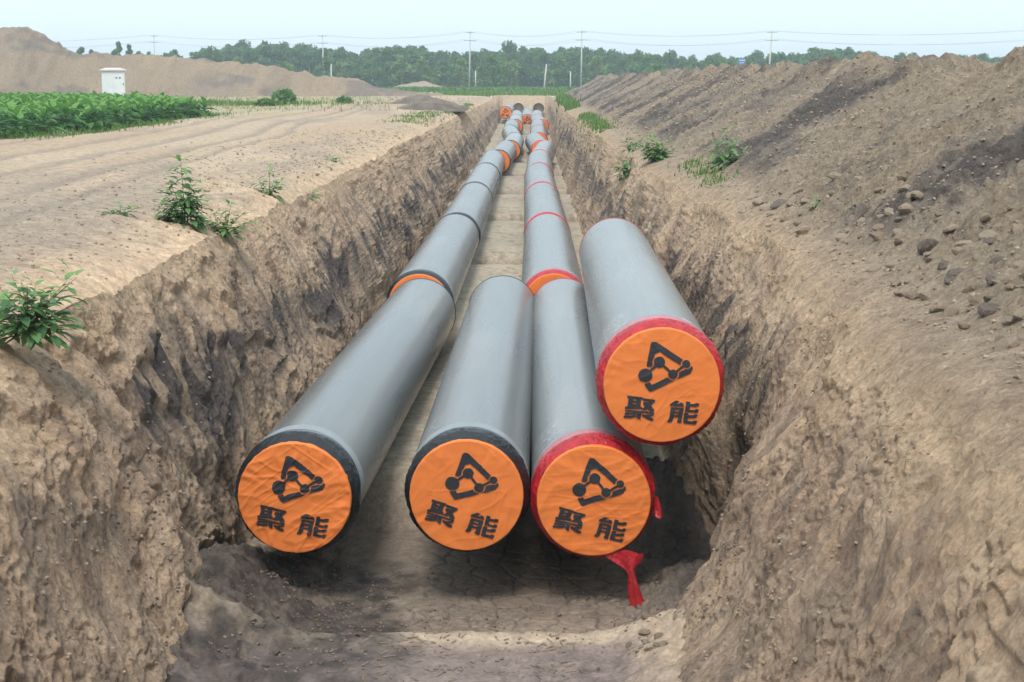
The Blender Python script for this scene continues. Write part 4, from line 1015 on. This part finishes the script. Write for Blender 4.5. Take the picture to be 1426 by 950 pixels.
while yy < 104:
    far_lim = -15.4 if yy < 72 else -15.4 - (yy - 72) * .46
    xx = far_lim - (1.1 if yy < 50 else 0) * random.random()
    left_lim = -yy * .375 - 1.5
    while xx > left_lim:
        pts.append((xx + random.uniform(-.15, .15), yy + random.uniform(-.15, .15))); xx -= .66
    yy += .95
pts.sort(key=lambda p: p[1])
crop_lab = 'broad leaved green crop plant in the dense field on the left'
for i, (x_, y_) in enumerate(pts[:300]):
    s = random.uniform(.75, 1.3); k = i % 5
    if i < 60:
        o = empty('crop_plant', (x_, y_, hz(x_, y_)), 'broad leaved green crop plant at the near edge of the field on the left', 'crop plant', 'crop plants along the near field edge', random.uniform(0, 6.28)); o.scale = (s, s, s)
        link('stem', stem_me, None, o)
        for q, dd, ls, m in specs[k]:
            lf = bpy.data.objects.new('leaf', cl[m]); COL.objects.link(lf); lf.parent = o; orient(lf, q, dd, s=ls)
    else:
        o = link('crop_plant', whole[k], label=crop_lab, category='crop plant', group='crop plants in the left field'); o.location = (x_, y_, hz(x_, y_)); o.rotation_euler = (0, 0, random.uniform(0, 6.28)); o.scale = (s, s, s)
V = []; F = []; MI = []; b_ = 0
warr = [np.array([v.co[:] for v in w.vertices]) for w in whole]
wpol = [[tuple(p.vertices) for p in w.polygons] for w in whole]; wmi = [[p.material_index for p in w.polygons] for w in whole]
for i, (x_, y_) in enumerate(pts[300:]):
    k = i % 5; a_ = random.uniform(0, 6.28); c, s_ = math.cos(a_), math.sin(a_); sc_ = random.uniform(.9, 1.25)
    v = warr[k] * sc_ @ np.array([[c, -s_, 0], [s_, c, 0], [0, 0, 1]]).T + np.array([x_, y_, hz(x_, y_)])
    V.append(v); F += [tuple(j + b_ for j in q) for q in wpol[k]]; MI += wmi[k]; b_ += len(v)
me = bpy.data.meshes.new('crop_mass'); me.from_pydata(np.concatenate(V).tolist(), [], F)
for m in whole[0].materials: me.materials.append(m)
me.polygons.foreach_set('material_index', MI); me.polygons.foreach_set('use_smooth', [True] * len(F))
link('crop_mass', me, kind='stuff', label='the farther rows of the broad leaved crop field', category='crop')

# litter
def litter(x, y, s, label):
    mb = MB(); r_ = random.Random(int(x * 10)); v = [(r_.uniform(-1, 1) * s, r_.uniform(-.6, .6) * s, r_.uniform(.0, .35) * s) for _ in range(9)]
    mb.add(v, [(0, 1, 2), (2, 3, 4), (4, 5, 6), (6, 7, 8), (1, 4, 7), (0, 3, 8), (2, 5, 8), (1, 3, 6)])
    o = link('plastic_litter', mb.mesh('litter'), M_litter, label=label, category='litter'); o.location = (x, y, hz(x, y) + .01)
litter(-15.2, 49, .17, 'crumpled white plastic scrap at the edge of the crop field'); litter(-13.6, 61, .14, 'white scrap on the sand near the right end of the crop')
litter(2.75, 9.8, .03, 'tiny white scrap on the right verge near the camera'); litter(4.1, 43, .12, 'pale blue white scrap at the foot of the right heap')

# ================================================================== STREET FURNITURE
# white cabinet kiosk
bx, by = -27.3, 100
kz = hz(bx, by)
k = empty('utility_cabinet', (bx, by, kz), 'white metal utility cabinet with faded pink roof beyond the crop field', 'cabinet', rz=.25)
mb = MB(); mb.box((0, 0, 1.15), (1.45, 1.2, 2.3)); link('cabinet_body', mb.mesh('cabinet_body'), M_white, k)
mb = MB()
mb.add([(-.85, -.72, 2.3), (.85, -.72, 2.3), (.85, .72, 2.3), (-.85, .72, 2.3), (-.85, -.72, 2.38), (.85, -.72, 2.38), (.85, .72, 2.38), (-.85, .72, 2.38), (-.45, -.3, 2.5), (.45, -.3, 2.5), (.45, .3, 2.5), (-.45, .3, 2.5)],
       [(0, 3, 2, 1), (0, 1, 5, 4), (1, 2, 6, 5), (2, 3, 7, 6), (3, 0, 4, 7), (4, 5, 9, 8), (5, 6, 10, 9), (6, 7, 11, 10), (7, 4, 8, 11), (8, 9, 10, 11)])
link('roof', mb.mesh('roof'), M_pinkroof, k)
for sx in (-1, 1):
    mb = MB(); mb.box((sx * .36, -.615, 1.1), (.68, .03, 2.1)); dd = link('door', mb.mesh('door'), M_white, k)
    if sx > 0:
        mb = MB(); mb.box((.62, -.64, 1.45), (.04, .03, .12)); link('handle', mb.mesh('handle'), M_dark, dd)
        for q in (.2, .42):
            mb = MB(); mb.box((q, -.635, 1.85), (.09, .02, .09)); link('warning_plate', mb.mesh('warning_plate'), M_dark, dd)

# poles and wires
def pole(x, y, h, label, lean=0, arms=2, z0=-.3, r=.15):
    o = empty('utility_pole', (x, y, z0), label, 'utility pole', 'concrete poles of the power line')
    mb = MB(); mb.tube([(0, 0, 0), (lean * h, 0, h)], [r * 1.25, r * .75], 10); link('pole_shaft', mb.mesh('pole_shaft', True), M_concrete, o)
    ends = []
    for a_ in range(arms):
        zz = h - .35 - a_ * 1.5; hw = 1.0 if a_ == 0 else 1.25
        mb = MB(); mb.box((lean * zz, -.12, zz), (hw * 2, .09, .09)); ar = link('crossarm', mb.mesh('crossarm'), M_steel, o)
        for sx in (-1, 1):
            mb = MB(); mb.tube([(lean * zz + sx * hw * .92, -.12, zz), (lean * zz + sx * hw * .92, -.12, zz + .25)], .06, 6); link('insulator', mb.mesh('insulator'), M_white, ar)
            ends.append(Vector((x + lean * zz + sx * hw * .92, y - .12, z0 + zz + .25)))
    return ends
P5 = [pole(-92, 375, 13.0, 'farthest leftmost utility pole, rising behind the left mound'), 
      pole(-44.5, 330, 11.7, 'second utility pole from the left, rising over the end of the mound', -.01),
      pole(-11.9, 300, 11.5, 'tall utility pole left of the trench end before the trees', .02),
      pole(10.0, 300, 11.6, 'tall utility pole standing just right of the trench end', .01),
      pole(44.2, 285, 11.1, 'utility pole rising behind the right spoil heap', .05)]
Pl = pole(-170, 430, 13, 'utility pole at the far left end of the wires'); Pr = pole(92, 262, 11, 'utility pole at the far right end of the wires')
chain = [Pl] + P5 + [Pr]
names = ['leftmost span', 'span between the two left poles', 'span left of the tall left pole', 'span over the trench end', 'span above the right heap', 'span at far right']
for i in range(6):
    for j in range(4):
        a_, b2 = chain[i][j], chain[i + 1][j]
        pp = [a_.lerp(b2, t / 14) - Vector((0, 0, 4 * (1.0 + .25 * (j > 1)) * (t / 14) * (1 - t / 14))) for t in range(15)]
        mb = MB(); mb.tube(pp, .014, 4, False)
        link('overhead_wire', mb.mesh('overhead_wire', True), M_wire, label='thin overhead wire in the ' + names[i] + (', upper level' if j < 2 else ', lower level'), category='wire', group='overhead wires ' + names[i] + str(' upper' if j < 2 else ' lower'))
def post(x, y, h, label, lean=0):
    o = link('short_post', None); 
    bpy.data.objects.remove(o)
    mb = MB(); mb.tube([(0, 0, -.3), (lean * h, 0, h)], [.14, .10], 8)
    o = link('short_post', mb.mesh('short_post', True), M_concrete, label=label, category='post', group='short concrete posts'); o.location = (x, y, -.1)
post(-34.5, 265, 4.6, 'short pale post behind the right end of the mound', .02); post(-10.3, 290, 3.6, 'short pale post just right of the tall left pole', 0)
post(2.1, 235, 4.2, 'leaning short post at the trench end between the tall poles', .1); post(7.4, 280, 3.4, 'thin short post left of the tall right pole', 0)
o = empty('road_sign', (27.6, 200, -.1), 'small blue road sign on a post behind the right heap', 'road sign')
mb = MB(); mb.tube([(0, 0, 0), (0, 0, 4.1)], .05, 8); link('sign_post', mb.mesh('sign_post'), M_steel, o)
mb = MB(); mb.box((0, -.09, 4.15), (.95, .05, .75)); bd = link('sign_board', mb.mesh('sign_board'), M_blue, o)
mb = MB(); mb.box((0, -.12, 4.38), (.8, .012, .10)); mb.box((-.05, -.12, 4.05), (.6, .012, .06)); link('sign_lettering', mb.mesh('sign_lettering'), M_white, bd)

# ================================================================== TREES
def tree_proto(seed, h, w, base, nleaf, mat, clumps=16, lsz=.3):
    r_ = np.random.default_rng(seed)
    cc = []
    for i in range(clumps):
        t = r_.random(); z = base + (h - base) * t; rad = w / 2 * math.sin(pi * min(.97, .18 + .78 * t)) ** .7
        a_ = r_.uniform(0, 2 * pi); q = rad * r_.random() ** .6 * .75
        cc.append((q * math.cos(a_), q * math.sin(a_), z - .05 * h, r_.uniform(.5, 1.0) * w * .24))
    cc = np.array(cc); k = r_.integers(0, clumps, nleaf)
    d = r_.normal(size=(nleaf, 3)); d /= np.linalg.norm(d, axis=1)[:, None]
    P = cc[k, :3] + d * (cc[k, 3:4] * (r_.random((nleaf, 1)) ** .35)) * np.array([1, 1, .85])
    a = r_.normal(size=(nleaf, 3)) * lsz * .5; b = r_.normal(size=(nleaf, 3)) * lsz * .5
    V = np.stack([P - a, P + b, P + a, P - b], 1).reshape(-1, 3)
    me = np_mesh('crown', V, np.arange(nleaf * 4).reshape(-1, 4), None, False); me.materials.append(mat)
    mb = MB(); mb.tube([(0, 0, -.3), (.05, 0, base), (0, .05, h * .75)], [.16, .12, .04], 7)
    for i in range(6):
        c = cc[i]; mb.tube([(0, 0, base + .1 * i * (h - base) * .6), tuple(c[:3])], [.06, .02], 4)
    tm = mb.mesh('trunk', True); tm.materials.append(M_trunk)
    return me, tm
M_treeC = leaf_mat('tree_leaf_pale', (.15, .25, .07), (.24, .36, .12))
TP = {'dark': [tree_proto(i, 9.3, 6.6, 1.2, 2600, M_treeA, 24, .34) for i in range(6)],
      'mid': [tree_proto(10 + i, 6.2, 4.6, 1.3, 1100, M_treeB, 14) for i in range(3)],
      'pale': [tree_proto(20 + i, 5.6, 4.0, 1.2, 1000, M_treeC, 13) for i in range(3)],
      'poplar': [tree_proto(30 + i, 9.5, 2.3, 1.5, 1500, M_treeA, 34, .26) for i in range(3)]}
def tree(kind, x, y, s, label, group):
    me, tm = TP[kind][random.randrange(len(TP[kind]))]
    o = empty('tree', (x, y, -.2), label, 'tree', group, random.uniform(0, 6.28)); o.scale = (s * random.uniform(.9, 1.15), s * random.uniform(.9, 1.15), s)
    link('trunk', tm, None, o); link('crown', me, None, o)
topx = [150, 205, 225, 250, 290, 330, 400, 450, 520, 570, 640, 700, 760, 850, 920, 965, 1040, 1140, 1200, 1300, 1400, 1500]
topy = [92, 84, 80, 77, 71, 63, 63, 70, 73, 67, 75, 68, 71, 72, 76, 84, 77, 70, 76, 79, 78, 80]
def top_at(x, y):            # wanted tree height for a spot in the wood, from its bearing
    px = 738 + 2100 * x / y; return np.interp(px, topx, topy)
x_ = -112
for r_i, (yb, stp) in enumerate(((392, 3.3), (378, 3.4), (366, 3.6))):
    x_ = -112 + r_i
    while x_ < 150:
        y_ = yb + random.uniform(-4, 4); hpx = 112 - top_at(x_, y_) + random.gauss(0, 2.4); hm = max(3.0, 1.9 + hpx * y_ / 2100)
        tree('dark', x_, y_, hm / 9.1 * (1.0 if r_i == 0 else random.uniform(.84, .98)), 'dark green broadleaf tree in the dense belt of trees along the horizon', 'dark trees of the far belt')
        x_ += stp * random.uniform(.75, 1.25)
x_ = -84
while x_ < 70:
    y_ = random.uniform(318, 345)
    if not (-6 < x_ < 4 and random.random() < .3):
        kd = 'pale' if random.random() < .5 else 'mid'
        tree(kd, x_, y_, random.uniform(.8, 1.25), {'pale': 'lighter yellow green young tree in the front rank of the tree belt', 'mid': 'mid green lower tree in the front rank of the tree belt'}[kd], {'pale': 'pale young trees in front of the belt', 'mid': 'mid green trees in front of the belt'}[kd])
    x_ += random.uniform(2.2, 4.6)
for (px, h_, yy_) in ((686, 1.15, 305), (697, 1.0, 312)): tree('mid', (px - 738) / 2100 * yy_, yy_, h_, 'fuller green tree just right of the tall left pole', 'fuller trees beside the left pole')
for px, h_ in ((104, .95), (113, .93), (123, .99), (131, .92), (140, .90), (160, .92), (169, 1.12), (177, .92), (190, 1.02), (197, .88), (222, .86), (238, .84), (250, .92)):
    tree('poplar', (px - 738) / 2100 * 330, 330 + random.uniform(-5, 5), h_, 'slender distant poplar peeking over the left mound', 'poplars behind the left mound')
for px in (912, 955, 998, 1010, 1160, 1035): tree('mid', (px - 738) / 2100 * 250, 250, random.uniform(.62, .8), 'round green young tree standing behind the right spoil heap', 'young trees behind the right heap')
# pale sand heap before the trees
g = np.linspace(-1, 1, 50); A, B = np.meshgrid(g, g); z = 1.9 * np.clip(1 - np.hypot(A, B) ** 1.2, 0, 1) * (1 + .5 * fbm(A * 2.2, B * 2.2, 3, 2))
me = np_mesh('sand_heap', np.stack([A * 7, B * 6, z - .1], -1), grid_faces(50, 50), mixc(PALE + 0 * z[..., None], TAN2, .5 + fbm(A * 3, B * 3, 3, 1)))
o = link('sand_heap', me, M_heap, label='pale sand heap at the foot of the tree belt left of the trench', category='sand heap'); o.location = (-23, 318, -.05)

# ================================================================== HAZE
mb = MB(); mb.box((0, 210, 6.0), (900, 1200, 19.5)); me = mb.mesh('haze'); hm = bpy.data.materials.new('haze_air'); hm.use_nodes = True
nt = hm.node_tree; nt.nodes.remove(nt.nodes['Principled BSDF']); pv = nt.nodes.new('ShaderNodeVolumePrincipled')
pv.inputs['Color'].default_value = (.84, .93, .98, 1); pv.inputs['Density'].default_value = .0008; pv.inputs['Anisotropy'].default_value = .2
nt.links.new(pv.outputs[0], nt.nodes['Material Output'].inputs['Volume'])
link('haze', me, hm, kind='stuff', label='thin pale air haze over the whole field', category='haze')
